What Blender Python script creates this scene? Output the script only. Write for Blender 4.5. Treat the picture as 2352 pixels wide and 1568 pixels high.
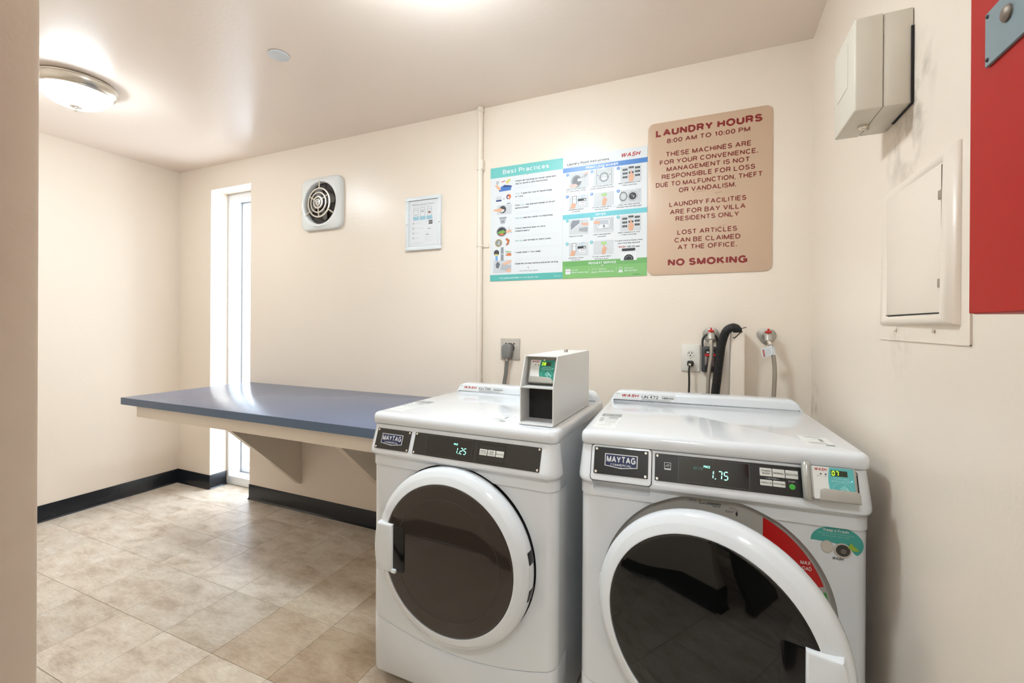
import bpy, bmesh, math, random
from mathutils import Vector, Matrix
R = math.radians
random.seed(7)
S = bpy.context.scene
COL = S.collection
for o in list(bpy.data.objects):
    bpy.data.objects.remove(o, do_unlink=True)

# ------------------------------------------------------------------ camera
def make_camera():
    yaw, pitch, roll = R(23.65), R(-0.068), R(0.334)
    fw = Vector((-math.sin(yaw) * math.cos(pitch), math.cos(yaw) * math.cos(pitch), math.sin(pitch)))
    rt = Vector((math.cos(yaw), math.sin(yaw), 0)); up = rt.cross(fw)
    r2 = math.cos(roll) * rt + math.sin(roll) * up
    u2 = -math.sin(roll) * rt + math.cos(roll) * up
    cd = bpy.data.cameras.new('camera'); co = bpy.data.objects.new('camera', cd); COL.objects.link(co)
    m = Matrix.Identity(4)
    for i in range(3):
        m[i][0], m[i][1], m[i][2] = r2[i], u2[i], -fw[i]
    m.translation = (0, -2.17, 1.2554)
    co.matrix_world = m
    cd.sensor_fit = 'HORIZONTAL'; cd.sensor_width = 36; cd.lens = 36 * 1023.8 / 2352
    cd.shift_y = -37.6 / 2352; cd.clip_start = 0.02
    S.camera = co
make_camera()

# ------------------------------------------------------------------ world, window light, exposure
W_ = bpy.data.worlds.new('overcast_sky'); S.world = W_; W_.use_nodes = True
bg = W_.node_tree.nodes['Background']; bg.inputs[0].default_value = (0.88, 0.96, 1.06, 1); bg.inputs[1].default_value = 6.5
pl = bpy.data.lights.new('window_portal', 'AREA'); pl.shape = 'RECTANGLE'; pl.size = 0.50; pl.size_y = 2.2; pl.cycles.is_portal = True
po = bpy.data.objects.new('window_portal', pl); COL.objects.link(po); po.location = (-3.215, 0.30, 1.14); po.rotation_euler = (R(-90), 0, 0)
vs = S.view_settings
S.display_settings.display_device = 'sRGB'
vs.view_transform = 'Standard'; vs.look = 'None'; vs.gamma = 1; vs.use_curve_mapping = False; vs.exposure = 0.67
LAMP_POWER = 40.0

# ------------------------------------------------------------------ helpers: colour and materials
def lin(c):
    return tuple(((x / 255) / 12.92 if x / 255 <= .04045 else ((x / 255 + .055) / 1.055) ** 2.4) for x in c)
MATS = {}
def mat(name, c, rough=.5, metal=0, spec=.5, noise=0, nscale=8, bump=0, bscale=60, coat=0, emit=0, bdist=.002):
    if name in MATS: return MATS[name]
    m = bpy.data.materials.new(name); m.use_nodes = True; nt = m.node_tree; b = nt.nodes['Principled BSDF']
    l = lin(c); b.inputs['Base Color'].default_value = (*l, 1); b.inputs['Roughness'].default_value = rough
    b.inputs['Metallic'].default_value = metal; b.inputs['Specular IOR Level'].default_value = spec
    b.inputs['Coat Weight'].default_value = coat; b.inputs['Coat Roughness'].default_value = .06
    if emit:
        b.inputs['Emission Color'].default_value = (*l, 1); b.inputs['Emission Strength'].default_value = emit
    tc = None
    if noise or bump:
        tc = nt.nodes.new('ShaderNodeTexCoord')
    if noise:
        n = nt.nodes.new('ShaderNodeTexNoise'); n.inputs['Scale'].default_value = nscale; n.inputs['Detail'].default_value = 4
        nt.links.new(tc.outputs['Object'], n.inputs['Vector'])
        r = nt.nodes.new('ShaderNodeMix'); r.data_type = 'RGBA'
        r.inputs[6].default_value = (*[x * (1 - noise) for x in l], 1); r.inputs[7].default_value = (*[min(1, x * (1 + noise)) for x in l], 1)
        nt.links.new(n.outputs['Fac'], r.inputs[0]); nt.links.new(r.outputs[2], b.inputs['Base Color'])
    if bump:
        n2 = nt.nodes.new('ShaderNodeTexNoise'); n2.inputs['Scale'].default_value = bscale; n2.inputs['Detail'].default_value = 3
        nt.links.new(tc.outputs['Object'], n2.inputs['Vector'])
        bp = nt.nodes.new('ShaderNodeBump'); bp.inputs['Strength'].default_value = bump; bp.inputs['Distance'].default_value = bdist
        nt.links.new(n2.outputs['Fac'], bp.inputs['Height']); nt.links.new(bp.outputs['Normal'], b.inputs['Normal'])
    MATS[name] = m; return m
def pm(c, rough=.45):
    return mat('ink_%d_%d_%d' % c, c, rough)

WALL = mat('wall_paint', (240, 226, 210), .30, noise=.02, nscale=1.5, bump=.25, bscale=90)
CEIL = mat('ceiling_paint', (242, 227, 215), .28, noise=.02, nscale=1.2, bump=.25, bscale=60)
TRIMW = mat('beige_trim_paint', (238, 224, 208), .4, bump=.15, bscale=60)
BASE = mat('navy_vinyl', (27, 31, 37), .24, noise=.12, nscale=5)
WHITE = mat('white_enamel', (226, 228, 231), .10, coat=.3)
WHITE2 = mat('white_plastic', (226, 228, 230), .28)
WINW = mat('white_window_paint', (236, 238, 240), .35)
GREYP = mat('grey_plastic', (172, 168, 162), .35)
BLACK = mat('black_plastic', (20, 19, 18), .35)
PLATE = mat('black_panel', (40, 35, 31), .4)
PLATEW = mat('black_panel_dark', (20, 18, 16), .34)
SCREEN = mat('dark_screen', (14, 14, 15), .08)
STEEL = mat('brushed_steel', (190, 188, 184), .28, metal=1)
CHROME = mat('screw_steel', (225, 220, 210), .25, metal=1)
SILV = mat('silver_plastic', (176, 173, 166), .3, metal=.35)
NICK = mat('satin_nickel', (216, 210, 200), .28, metal=1)
DARKIN = mat('dark_interior', (24, 22, 19), .7)
GROUT = mat('tile_seam', (150, 134, 112), .7)
COUNTER = mat('blue_grey_laminate', (108, 119, 146), .25, noise=.05, nscale=160)
COUNTE = mat('blue_laminate_edge', (82, 100, 124), .35, noise=.04, nscale=120)
RED = mat('red_enamel', (176, 30, 22), .5, spec=.2, noise=.08, nscale=3)
BLUEGREY = mat('blue_grey_steel', (124, 140, 146), .4, noise=.06, nscale=30)
BOXG = mat('beige_grey_box', (214, 205, 190), .45, bump=.2, bscale=80)
TAN = mat('tan_sign', (206, 176, 150), .38, noise=.04, nscale=6)
MAROON = mat('maroon_ink', (132, 24, 20), .45)
BROWNI = mat('red_brown_ink', (124, 42, 28), .45)
RUBBER = mat('black_corrugated', (26, 25, 25), .38)
CORDG = mat('grey_cord', (120, 116, 110), .5)
CORDB = mat('dark_cord', (44, 38, 30), .5)
BRAID = mat('braided_steel', (172, 164, 152), .35, metal=.6, noise=.25, nscale=500)
PAPERW = mat('paper_white', (222, 224, 226), .35)

def glass_dark(name, c, rough=.03):
    m = mat(name, c, rough, spec=.55); return m
DGLASS = glass_dark('smoked_glass_brown', (54, 46, 40))
WGLASS = glass_dark('smoked_glass_black', (9, 9, 8))

def pane_mat():
    m = bpy.data.materials.new('clear_pane'); m.use_nodes = True; nt = m.node_tree; nt.nodes.clear()
    out = nt.nodes.new('ShaderNodeOutputMaterial'); mx = nt.nodes.new('ShaderNodeMixShader')
    t = nt.nodes.new('ShaderNodeBsdfTransparent'); g = nt.nodes.new('ShaderNodeBsdfGlossy'); g.inputs['Roughness'].default_value = .05
    mx.inputs[0].default_value = .06
    t.inputs[0].default_value = (.93, .95, .96, 1)
    nt.links.new(t.outputs[0], mx.inputs[1]); nt.links.new(g.outputs[0], mx.inputs[2])
    nt.links.new(mx.outputs[0], out.inputs[0]); return m
PANE = pane_mat()

def tile_mat():
    m = bpy.data.materials.new('stone_look_tile'); m.use_nodes = True; nt = m.node_tree; b = nt.nodes['Principled BSDF']
    N = nt.nodes.new; L = nt.links.new
    tc = N('ShaderNodeTexCoord'); oi = N('ShaderNodeObjectInfo')
    mu = N('ShaderNodeMath'); mu.operation = 'MULTIPLY'; mu.inputs[1].default_value = 57.0; L(oi.outputs['Random'], mu.inputs[0])
    cb = N('ShaderNodeCombineXYZ'); L(mu.outputs[0], cb.inputs[0]); L(mu.outputs[0], cb.inputs[2])
    ad = N('ShaderNodeVectorMath'); ad.operation = 'ADD'; L(tc.outputs['Object'], ad.inputs[0]); L(cb.outputs[0], ad.inputs[1])
    mp = N('ShaderNodeMapping'); mp.inputs['Rotation'].default_value = (0, 0, R(-6)); mp.inputs['Scale'].default_value = (1.0, 2.0, 1.0); L(ad.outputs[0], mp.inputs[0])
    n1 = N('ShaderNodeTexNoise'); n1.inputs['Scale'].default_value = 6.5; n1.inputs['Detail'].default_value = 10; n1.inputs['Roughness'].default_value = .68; n1.inputs['Distortion'].default_value = .25; L(mp.outputs[0], n1.inputs['Vector'])
    r1 = N('ShaderNodeValToRGB'); e = r1.color_ramp.elements
    e[0].position = .33; e[0].color = (*lin((200, 181, 160)), 1); e[1].position = .66; e[1].color = (*lin((240, 228, 213)), 1)
    x = e.new(.5); x.color = (*lin((227, 212, 194)), 1); L(n1.outputs['Fac'], r1.inputs[0])
    # thin veins
    mp2 = N('ShaderNodeMapping'); mp2.inputs['Scale'].default_value = (.8, 3.6, 1); mp2.inputs['Rotation'].default_value = (0, 0, R(14)); L(ad.outputs[0], mp2.inputs[0])
    n2 = N('ShaderNodeTexNoise'); n2.inputs['Scale'].default_value = 15; n2.inputs['Detail'].default_value = 9; n2.inputs['Roughness'].default_value = .66; n2.inputs['Distortion'].default_value = .5; L(mp2.outputs[0], n2.inputs['Vector'])
    r2 = N('ShaderNodeValToRGB'); e = r2.color_ramp.elements
    e[0].position = .488; e[0].color = (0, 0, 0, 1); e[1].position = .512; e[1].color = (0, 0, 0, 1); x = e.new(.5); x.color = (.6, .6, .6, 1); L(n2.outputs['Fac'], r2.inputs[0])
    n3 = N('ShaderNodeTexNoise'); n3.inputs['Scale'].default_value = 5; L(ad.outputs[0], n3.inputs['Vector'])
    r3 = N('ShaderNodeMapRange'); r3.inputs[1].default_value = .45; r3.inputs[2].default_value = .7; L(n3.outputs['Fac'], r3.inputs[0])
    vm = N('ShaderNodeMath'); vm.operation = 'MULTIPLY'; L(r2.outputs[0], vm.inputs[0]); L(r3.outputs[0], vm.inputs[1])
    mx = N('ShaderNodeMix'); mx.data_type = 'RGBA'; mx.inputs[7].default_value = (*lin((140, 118, 95)), 1); L(vm.outputs[0], mx.inputs[0]); L(r1.outputs[0], mx.inputs[6])
    n4 = N('ShaderNodeTexNoise'); n4.inputs['Scale'].default_value = 42; n4.inputs['Detail'].default_value = 6; n4.inputs['Roughness'].default_value = .7; L(mp2.outputs[0], n4.inputs['Vector'])
    r4 = N('ShaderNodeMapRange'); r4.inputs[1].default_value = .3; r4.inputs[2].default_value = .7; r4.inputs[3].default_value = .86; r4.inputs[4].default_value = 1.08; L(n4.outputs['Fac'], r4.inputs[0])
    mm = N('ShaderNodeMix'); mm.data_type = 'RGBA'; mm.blend_type = 'MULTIPLY'; mm.inputs[0].default_value = 1; L(mx.outputs[2], mm.inputs[6]); L(r4.outputs[0], mm.inputs[7]); mx = mm
    # per tile tone
    hs = N('ShaderNodeHueSaturation'); mr = N('ShaderNodeMapRange'); mr.inputs[3].default_value = .92; mr.inputs[4].default_value = 1.05; L(oi.outputs['Random'], mr.inputs[0])
    L(mr.outputs[0], hs.inputs['Value']); L(mx.outputs[2], hs.inputs['Color'])
    # object colour tints the few browner tiles
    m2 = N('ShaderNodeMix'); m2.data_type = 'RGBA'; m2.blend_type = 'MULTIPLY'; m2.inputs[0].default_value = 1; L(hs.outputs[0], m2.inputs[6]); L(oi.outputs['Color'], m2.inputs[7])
    L(m2.outputs[2], b.inputs['Base Color']); b.inputs['Roughness'].default_value = .36
    bp = N('ShaderNodeBump'); bp.inputs['Strength'].default_value = .35; bp.inputs['Distance'].default_value = .002; L(n2.outputs['Fac'], bp.inputs['Height']); L(bp.outputs[0], b.inputs['Normal'])
    return m
TILE = tile_mat()

# ------------------------------------------------------------------ helpers: objects
def tag(o, label=None, cat=None, group=None, kind=None):
    if label: o['label'] = label
    if cat: o['category'] = cat
    if group: o['group'] = group
    if kind: o['kind'] = kind
    return o
def empty(name, loc=(0, 0, 0), rot=(0, 0, 0), label=None, cat=None, group=None):
    o = bpy.data.objects.new(name, None); COL.objects.link(o); o.location = loc; o.rotation_euler = rot
    o.empty_display_size = .05
    return tag(o, label, cat, group)
def put(name, me, m=None, parent=None, loc=(0, 0, 0), rot=(0, 0, 0)):
    o = bpy.data.objects.new(name, me); COL.objects.link(o); o.parent = parent; o.location = loc; o.rotation_euler = rot
    if m and not me.materials: me.materials.append(m)
    return o
class MB:
    """collects shapes into one mesh"""
    def __init__(s): s.v = []; s.f = []; s.mi = []; s.cur = 0
    def add(s, vs, fs):
        n = len(s.v); s.v += [tuple(p) for p in vs]; s.f += [tuple(i + n for i in f) for f in fs]; s.mi += [s.cur] * len(fs); return s
    def bm(s, b):
        b.verts.ensure_lookup_table(); b.verts.index_update()
        vs = [v.co[:] for v in b.verts]; fs = [[v.index for v in f.verts] for f in b.faces]; b.free(); return s.add(vs, fs)
    def box(s, x0, x1, y0, y1, z0, z1, bev=0, seg=2):
        if not bev:
            return s.add([(x0, y0, z0), (x1, y0, z0), (x1, y1, z0), (x0, y1, z0), (x0, y0, z1), (x1, y0, z1), (x1, y1, z1), (x0, y1, z1)],
                         [(0, 3, 2, 1), (4, 5, 6, 7), (0, 1, 5, 4), (1, 2, 6, 5), (2, 3, 7, 6), (3, 0, 4, 7)])
        b = bmesh.new(); bmesh.ops.create_cube(b, size=1)
        for v in b.verts:
            v.co = ((x0 + x1) / 2 + v.co.x * (x1 - x0), (y0 + y1) / 2 + v.co.y * (y1 - y0), (z0 + z1) / 2 + v.co.z * (z1 - z0))
        bmesh.ops.bevel(b, geom=b.edges[:], offset=bev, segments=seg, affect='EDGES', profile=.5)
        return s.bm(b)
    def prism(s, pts, w0, w1, bev=0, seg=2, bottom=True):
        """polygon in local x,y extruded along local z"""
        b = bmesh.new(); vs = [b.verts.new((p[0], p[1], w0)) for p in pts]; f = b.faces.new(vs)
        ex = bmesh.ops.extrude_face_region(b, geom=[f]); top = [g for g in ex['geom'] if isinstance(g, bmesh.types.BMVert)]
        for v in top: v.co.z = w1
        bmesh.ops.recalc_face_normals(b, faces=b.faces[:])
        if bev:
            ed = [e for e in b.edges if all(abs(v.co.z - w1) < 1e-7 for v in e.verts)]
            bmesh.ops.bevel(b, geom=ed, offset=bev, segments=seg, affect='EDGES', profile=.5)
        return s.bm(b)
    def lathe(s, prof, n=48, c=(0, 0), cap0=False, cap1=False, a0=0, a1=2 * math.pi):
        """profile (r, w) turned about local z"""
        full = abs(a1 - a0 - 2 * math.pi) < 1e-6; k = n if full else n + 1
        vs = []; fs = []
        for i in range(k):
            a = a0 + (a1 - a0) * i / n
            for r, w in prof: vs.append((c[0] + r * math.cos(a), c[1] + r * math.sin(a), w))
        m = len(prof)
        for i in range(n):
            j = (i + 1) % k
            for q in range(m - 1): fs.append((i * m + q, j * m + q, j * m + q + 1, i * m + q + 1))
        if cap0: fs.append(tuple(i * m for i in range(k))[::-1])
        if cap1: fs.append(tuple(i * m + m - 1 for i in range(k)))
        return s.add(vs, fs)
    def tube(s, path, r, n=12, cap=True):
        pts = [Vector(p) for p in path]; rs = r if isinstance(r, (list, tuple)) else [r] * len(pts)
        vs = []; fs = []; prev = None
        for i, p in enumerate(pts):
            t = (pts[min(i + 1, len(pts) - 1)] - pts[max(i - 1, 0)]).normalized()
            if prev is None:
                u = t.orthogonal().normalized()
            else:
                u = (prev - t * prev.dot(t)).normalized()
            prev = u; w = t.cross(u)
            for q in range(n):
                a = 2 * math.pi * q / n; vs.append(p + rs[i] * (math.cos(a) * u + math.sin(a) * w))
        for i in range(len(pts) - 1):
            for q in range(n):
                fs.append((i * n + q, i * n + (q + 1) % n, (i + 1) * n + (q + 1) % n, (i + 1) * n + q))
        if cap:
            fs.append(tuple(range(n))[::-1]); fs.append(tuple((len(pts) - 1) * n + q for q in range(n)))
        return s.add(vs, fs)
    def xf(s, M, start=0):
        for i in range(start, len(s.v)): s.v[i] = tuple(M @ Vector(s.v[i]))
        return s
    def mesh(s, name, mats=(), smooth=35, fix=True):
        me = bpy.data.meshes.new(name); me.from_pydata(s.v, [], s.f)
        for m in mats: me.materials.append(m)
        if len(mats) > 1: me.polygons.foreach_set('material_index', s.mi)
        if fix:
            b = bmesh.new(); b.from_mesh(me); bmesh.ops.remove_doubles(b, verts=b.verts[:], dist=1e-6); bmesh.ops.recalc_face_normals(b, faces=b.faces[:]); b.to_mesh(me); b.free()
        if smooth:
            me.polygons.foreach_set('use_smooth', [True] * len(me.polygons)); me.set_sharp_from_angle(angle=R(smooth))
        me.update(); return me
    def build(s, name, m, parent=None, loc=(0, 0, 0), rot=(0, 0, 0), smooth=35, fix=True):
        ms = m if isinstance(m, (list, tuple)) else (m,)
        return put(name, s.mesh(name, ms, smooth, fix), None, parent, loc, rot)
def rrect(x0, x1, y0, y1, r, n=5):
    out = []
    for cx, cy, a in ((x1 - r, y1 - r, 0), (x0 + r, y1 - r, 90), (x0 + r, y0 + r, 180), (x1 - r, y0 + r, 270)):
        for i in range(n + 1):
            t = R(a + 90 * i / n); out.append((cx + r * math.cos(t), cy + r * math.sin(t)))
    return out
def smooth_path(pts, k=10):
    P = [Vector(p) for p in pts]; P = [2 * P[0] - P[1]] + P + [2 * P[-1] - P[-2]]; out = []
    for i in range(1, len(P) - 2):
        a, b, c, d = P[i - 1], P[i], P[i + 1], P[i + 2]
        for q in range(k):
            t = q / k
            out.append(.5 * ((2 * b) + (c - a) * t + (2 * a - 5 * b + 4 * c - d) * t * t + (3 * b - a - 3 * c + d) * t ** 3))
    out.append(P[-2]); return out
def resample(path, step):
    out = [path[0]]; acc = 0
    for a, b in zip(path, path[1:]):
        d = (b - a).length
        while acc + d >= step:
            t = (step - acc) / d; a = a + (b - a) * t; out.append(a.copy()); d = (b - a).length; acc = 0
        acc += d
    return out

# ------------------------------------------------------------------ flat print: rectangles, discs and lettering on a local x,y plane
# ------------------------------------------------------------------ a small stroke alphabet: polylines swept to letter strokes
def _a(cx, cy, rx, ry, a0, a1, n=0):
    n = n or max(3, int(abs(a1 - a0) / 20))
    return [(cx + rx * math.cos(R(a0 + (a1 - a0) * i / n)), cy + ry * math.sin(R(a0 + (a1 - a0) * i / n))) for i in range(n + 1)]
X_ = .70
_bowl = lambda cx, r=.25: _a(cx, X_ / 2, r, X_ / 2, 0, 360)
GL = {
 ' ': (.26, []),
 'A': (.72, [[(0, 0), (.36, 1), (.72, 0)], [(.13, .33), (.59, .33)]]),
 'B': (.58, [[(0, .53), (0, 1), (.32, 1)] + _a(.33, .765, .22, .235, 90, -90) + [(0, .53), (0, 0), (.34, 0)] + _a(.34, .265, .24, .265, -90, 90)]),
 'C': (.70, [_a(.37, .5, .37, .5, 42, 318)]),
 'D': (.64, [[(0, 0), (0, 1), (.26, 1)] + _a(.27, .5, .37, .5, 90, -90) + [(0, 0)]]),
 'E': (.54, [[(.54, 0), (0, 0), (0, 1), (.54, 1)], [(0, .52), (.49, .52)]]),
 'F': (.50, [[(0, 0), (0, 1), (.50, 1)], [(0, .50), (.44, .50)]]),
 'G': (.74, [_a(.37, .5, .37, .5, 42, 300) + [(.73, .16), (.73, .46), (.42, .46)]]),
 'H': (.62, [[(0, 0), (0, 1)], [(.62, 0), (.62, 1)], [(0, .52), (.62, .52)]]),
 'I': (.0, [[(0, 0), (0, 1)]]),
 'J': (.42, [[(.42, 1), (.42, .24)] + _a(.21, .24, .21, .24, 0, -180)]),
 'K': (.64, [[(0, 0), (0, 1)], [(.60, 1), (0, .40)], [(.21, .60), (.64, 0)]]),
 'L': (.50, [[(0, 1), (0, 0), (.50, 0)]]),
 'M': (.76, [[(0, 0), (0, 1), (.38, .0), (.76, 1), (.76, 0)]]),
 'N': (.62, [[(0, 0), (0, 1), (.62, 0), (.62, 1)]]),
 'O': (.78, [_a(.39, .5, .39, .5, 0, 360)]),
 'P': (.56, [[(0, 0), (0, 1), (.32, 1)] + _a(.32, .735, .25, .265, 90, -90) + [(0, .47)]]),
 'Q': (.78, [_a(.39, .5, .39, .5, 0, 360), [(.50, .24), (.76, -.02)]]),
 'R': (.60, [[(0, 0), (0, 1), (.34, 1)] + _a(.34, .745, .24, .255, 90, -90) + [(0, .49)], [(.34, .49), (.50, .40), (.55, 0)]]),
 'S': (.58, [_a(.29, .75, .26, .25, 15, 250)[:-1] + [(.29, .51)] + _a(.29, .26, .29, .26, 75, -165)]),
 'T': (.62, [[(0, 1), (.62, 1)], [(.31, 0), (.31, 1)]]),
 'U': (.62, [[(0, 1), (0, .30)] + _a(.31, .30, .31, .30, 180, 360) + [(.62, 1)]]),
 'V': (.68, [[(0, 1), (.34, 0), (.68, 1)]]),
 'W': (1.0, [[(0, 1), (.25, 0), (.5, 1), (.75, 0), (1.0, 1)]]),
 'X': (.64, [[(0, 0), (.64, 1)], [(0, 1), (.64, 0)]]),
 'Y': (.66, [[(0, 1), (.33, .44), (.66, 1)], [(.33, 0), (.33, .44)]]),
 'Z': (.60, [[(.02, 1), (.60, 1), (0, 0), (.60, 0)]]),
 'a': (.46, [_a(.23, .52, .21, .18, 160, 0) + [(.44, .10), (.48, 0)], [(.44, .42), (.16, .37)] + _a(.19, .19, .19, .19, 105, 270) + [(.44, .16)]]),
 'b': (.50, [[(0, 0), (0, 1)], _bowl(.25)]), 'c': (.46, [_a(.25, X_ / 2, .25, X_ / 2, 45, 315)]), 'd': (.50, [[(.50, 0), (.50, 1)], _bowl(.25)]),
 'e': (.50, [[(.02, .37), (.50, .37)] + _a(.25, X_ / 2, .25, X_ / 2, 5, 320)]), 'f': (.28, [[(.10, 0), (.10, .80)] + _a(.26, .80, .16, .20, 180, 90), [(-.02, X_), (.28, X_)]]),
 'g': (.50, [_bowl(.25), [(.50, X_), (.50, 0)] + _a(.26, -.04, .24, .22, 0, -150)]), 'h': (.46, [[(0, 0), (0, 1)], [(0, .42)] + _a(.23, .44, .23, .26, 180, 0) + [(.46, 0)]]),
 'i': (.0, [[(0, 0), (0, X_)], [(0, .90), (0, 1.0)]]), 'j': (.1, [[(.1, X_), (.1, -.1), (-.02, -.24)], [(.1, .90), (.1, 1.0)]]), 'k': (.44, [[(0, 0), (0, 1)], [(.42, X_), (0, .26)], [(.16, .42), (.44, 0)]]),
 'l': (.0, [[(0, 0), (0, 1)]]), 'm': (.76, [[(0, 0), (0, X_)], [(0, .44)] + _a(.19, .46, .19, .24, 180, 0) + [(.38, 0)], [(.38, .46)] + _a(.57, .46, .19, .24, 180, 0) + [(.76, 0)]]),
 'n': (.46, [[(0, 0), (0, X_)], [(0, .42)] + _a(.23, .44, .23, .26, 180, 0) + [(.46, 0)]]), 'o': (.52, [_bowl(.26, .26)]), 'p': (.50, [[(0, -.27), (0, X_)], _bowl(.25)]), 'q': (.50, [[(.50, -.27), (.50, X_)], _bowl(.25)]),
 'r': (.30, [[(0, 0), (0, X_)], [(0, .40)] + _a(.26, .40, .26, .30, 180, 85)]), 's': (.42, [_a(.21, .53, .19, .17, 20, 250)[:-1] + [(.21, .36)] + _a(.21, .18, .21, .18, 75, -160)]),
 't': (.28, [[(.11, .92), (.11, .16)] + _a(.24, .16, .13, .16, 180, 280), [(-.01, X_), (.28, X_)]]), 'u': (.46, [[(0, X_), (0, .26)] + _a(.23, .26, .23, .26, 180, 360) + [(.46, X_)], [(.46, 0), (.46, X_)]]),
 'v': (.48, [[(0, X_), (.24, 0), (.48, X_)]]), 'w': (.72, [[(0, X_), (.18, 0), (.36, X_), (.54, 0), (.72, X_)]]), 'x': (.46, [[(0, 0), (.46, X_)], [(0, X_), (.46, 0)]]), 'y': (.48, [[(0, X_), (.24, 0)], [(.48, X_), (.18, -.22), (.02, -.25)]]), 'z': (.44, [[(0, X_), (.44, X_), (0, 0), (.44, 0)]]),
 '0': (.54, [_a(.27, .5, .27, .5, 0, 360)]), '1': (.34, [[(.06, .78), (.26, 1), (.26, 0)]]), '2': (.54, [_a(.27, .73, .26, .27, 165, -30) + [(.0, 0), (.54, 0)]]), '3': (.54, [_a(.26, .76, .24, .24, 160, -90) , _a(.26, .26, .28, .26, 90, -160)]),
 '4': (.56, [[(.42, 0), (.42, 1), (0, .28), (.56, .28)]]), '5': (.54, [[(.48, 1), (.08, 1), (.03, .52)] + _a(.26, .31, .28, .31, 130, -150)]), '6': (.54, [_a(.27, .31, .27, .31, 0, 360), [(.0, .34)] + _a(.29, .45, .29, .55, 165, 50)]), '7': (.52, [[(0, 1), (.52, 1), (.18, 0)]]),
 '8': (.54, [_a(.27, .765, .23, .235, 0, 360), _a(.27, .265, .27, .265, 0, 360)]), '9': (.54, [_a(.27, .69, .27, .31, 0, 360), [(.54, .66)] + _a(.25, .55, .29, .55, -15, -130)]),
 '.': (.0, [[(0, -.08), (0, .12)]]), ',': (.04, [[(.04, .06), (.04, -.04), (0, -.16)]]), ':': (.0, [[(0, -.04), (0, .16)], [(0, .56), (0, .76)]]), ';': (.04, [[(.04, .06), (0, -.16)], [(.04, .60), (.04, .70)]]), '!': (.0, [[(0, .0), (0, .06)], [(0, .28), (0, 1)]]),
 '/': (.32, [[(0, -.05), (.32, 1.05)]]), '-': (.30, [[(0, .38), (.30, .38)]]), '=': (.5, [[(0, .3), (.5, .3)], [(0, .58), (.5, .58)]]), '&': (.66, [[(.66, 0), (.16, .66)] + _a(.30, .80, .17, .20, 200, -60) + [(.08, .38)] + _a(.25, .24, .25, .24, 150, 330) + [(.62, .46)]]),
}
_k = [0]
def _sweep(pts, t):
    # split at sharp corners so each piece keeps its full weight
    Q = [Vector(p) for p in pts]; runs = [[Q[0]]]; ext = []
    for i in range(1, len(Q) - 1):
        runs[-1].append(Q[i]); d0 = (Q[i] - Q[i - 1]).normalized(); d1 = (Q[i + 1] - Q[i]).normalized(); c = d0.dot(d1)
        if c < .55: ext.append(t * (.5 if c > -.4 else .12)); runs.append([Q[i]])
    runs[-1].append(Q[-1]); VS = []; FS = []
    for k, r in enumerate(runs):
        r = [v.copy() for v in r]
        if k > 0: r[0] += (r[0] - r[1]).normalized() * ext[k - 1]
        if k < len(runs) - 1: r[-1] += (r[-1] - r[-2]).normalized() * ext[k]
        _k[0] = (_k[0] + 1) % 7; vs, fs = _sweep1(r, t); vs = [(v[0], v[1], _k[0] * 9e-6) for v in vs]; o = len(VS); VS += vs; FS += [tuple(i + o for i in f) for f in fs]
    return VS, FS
def _sweep1(pts, t):
    P = [Vector(p) for p in pts]; closed = (P[0] - P[-1]).length < 1e-6
    if closed: P = P[:-1]
    n = len(P); L = []; Rr = []
    for i in range(n):
        a = P[i - 1] if (i or closed) else None; b = P[(i + 1) % n] if (i < n - 1 or closed) else None
        d0 = (P[i] - a).normalized() if a is not None else None; d1 = (b - P[i]).normalized() if b is not None else None
        d0 = d0 or d1; d1 = d1 or d0
        n0 = Vector((-d0.y, d0.x)); n1 = Vector((-d1.y, d1.x)); m = n0 + n1
        m = m.normalized() if m.length > 1e-4 else n0
        k = min(1 / max(m.dot(n0), .2), 1.35)
        L.append(P[i] + m * t / 2 * k); Rr.append(P[i] - m * t / 2 * k)
    vs = [(*v, 0) for v in L] + [(*v, 0) for v in Rr]
    fs = [(i, n + i, n + (i + 1) % n, (i + 1) % n) for i in range(n if closed else n - 1)]
    return vs, fs
_tc = {}
def text_geo(body, bold, shear=0):
    k = (body, bold, shear)
    if k not in _tc:
        t = .125 + bold * 2.4; x = 0; VS = []; FS = []
        for ch in body:
            w, st = GL.get(ch, GL[' '])
            for s in st:
                vs, fs = _sweep([(x + t / 2 + px, t / 2 + py * (1 - t)) for px, py in s], t)
                o = len(VS); VS += [(v[0] + shear * v[1], v[1], v[2]) for v in vs]; FS += [tuple(i + o for i in f) for f in fs]
            x += w + (t if ch != ' ' else 0) + .115
        _tc[k] = (VS, FS)
    return _tc[k]
CAPH = 1.0
UNREADABLE = {'For service report the machine ID', 'To request service visit our website or call', 'Have machine ID available when you call us', 'Laundry', 'Machine ID', 'Household laundry appliance', 'Listed and certified', 'MHN33PDCWW0', 'SERIAL NUMBER', 'Mod.', '120', '60', 'Payment', 'Card', 'washlaundry.com', '07-0001 10/2019',
              'These are guidelines; for full instructions consult the manual or machine labels', 'Pay with your phone', 'DO NOT', 'OVERLOAD'}
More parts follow.
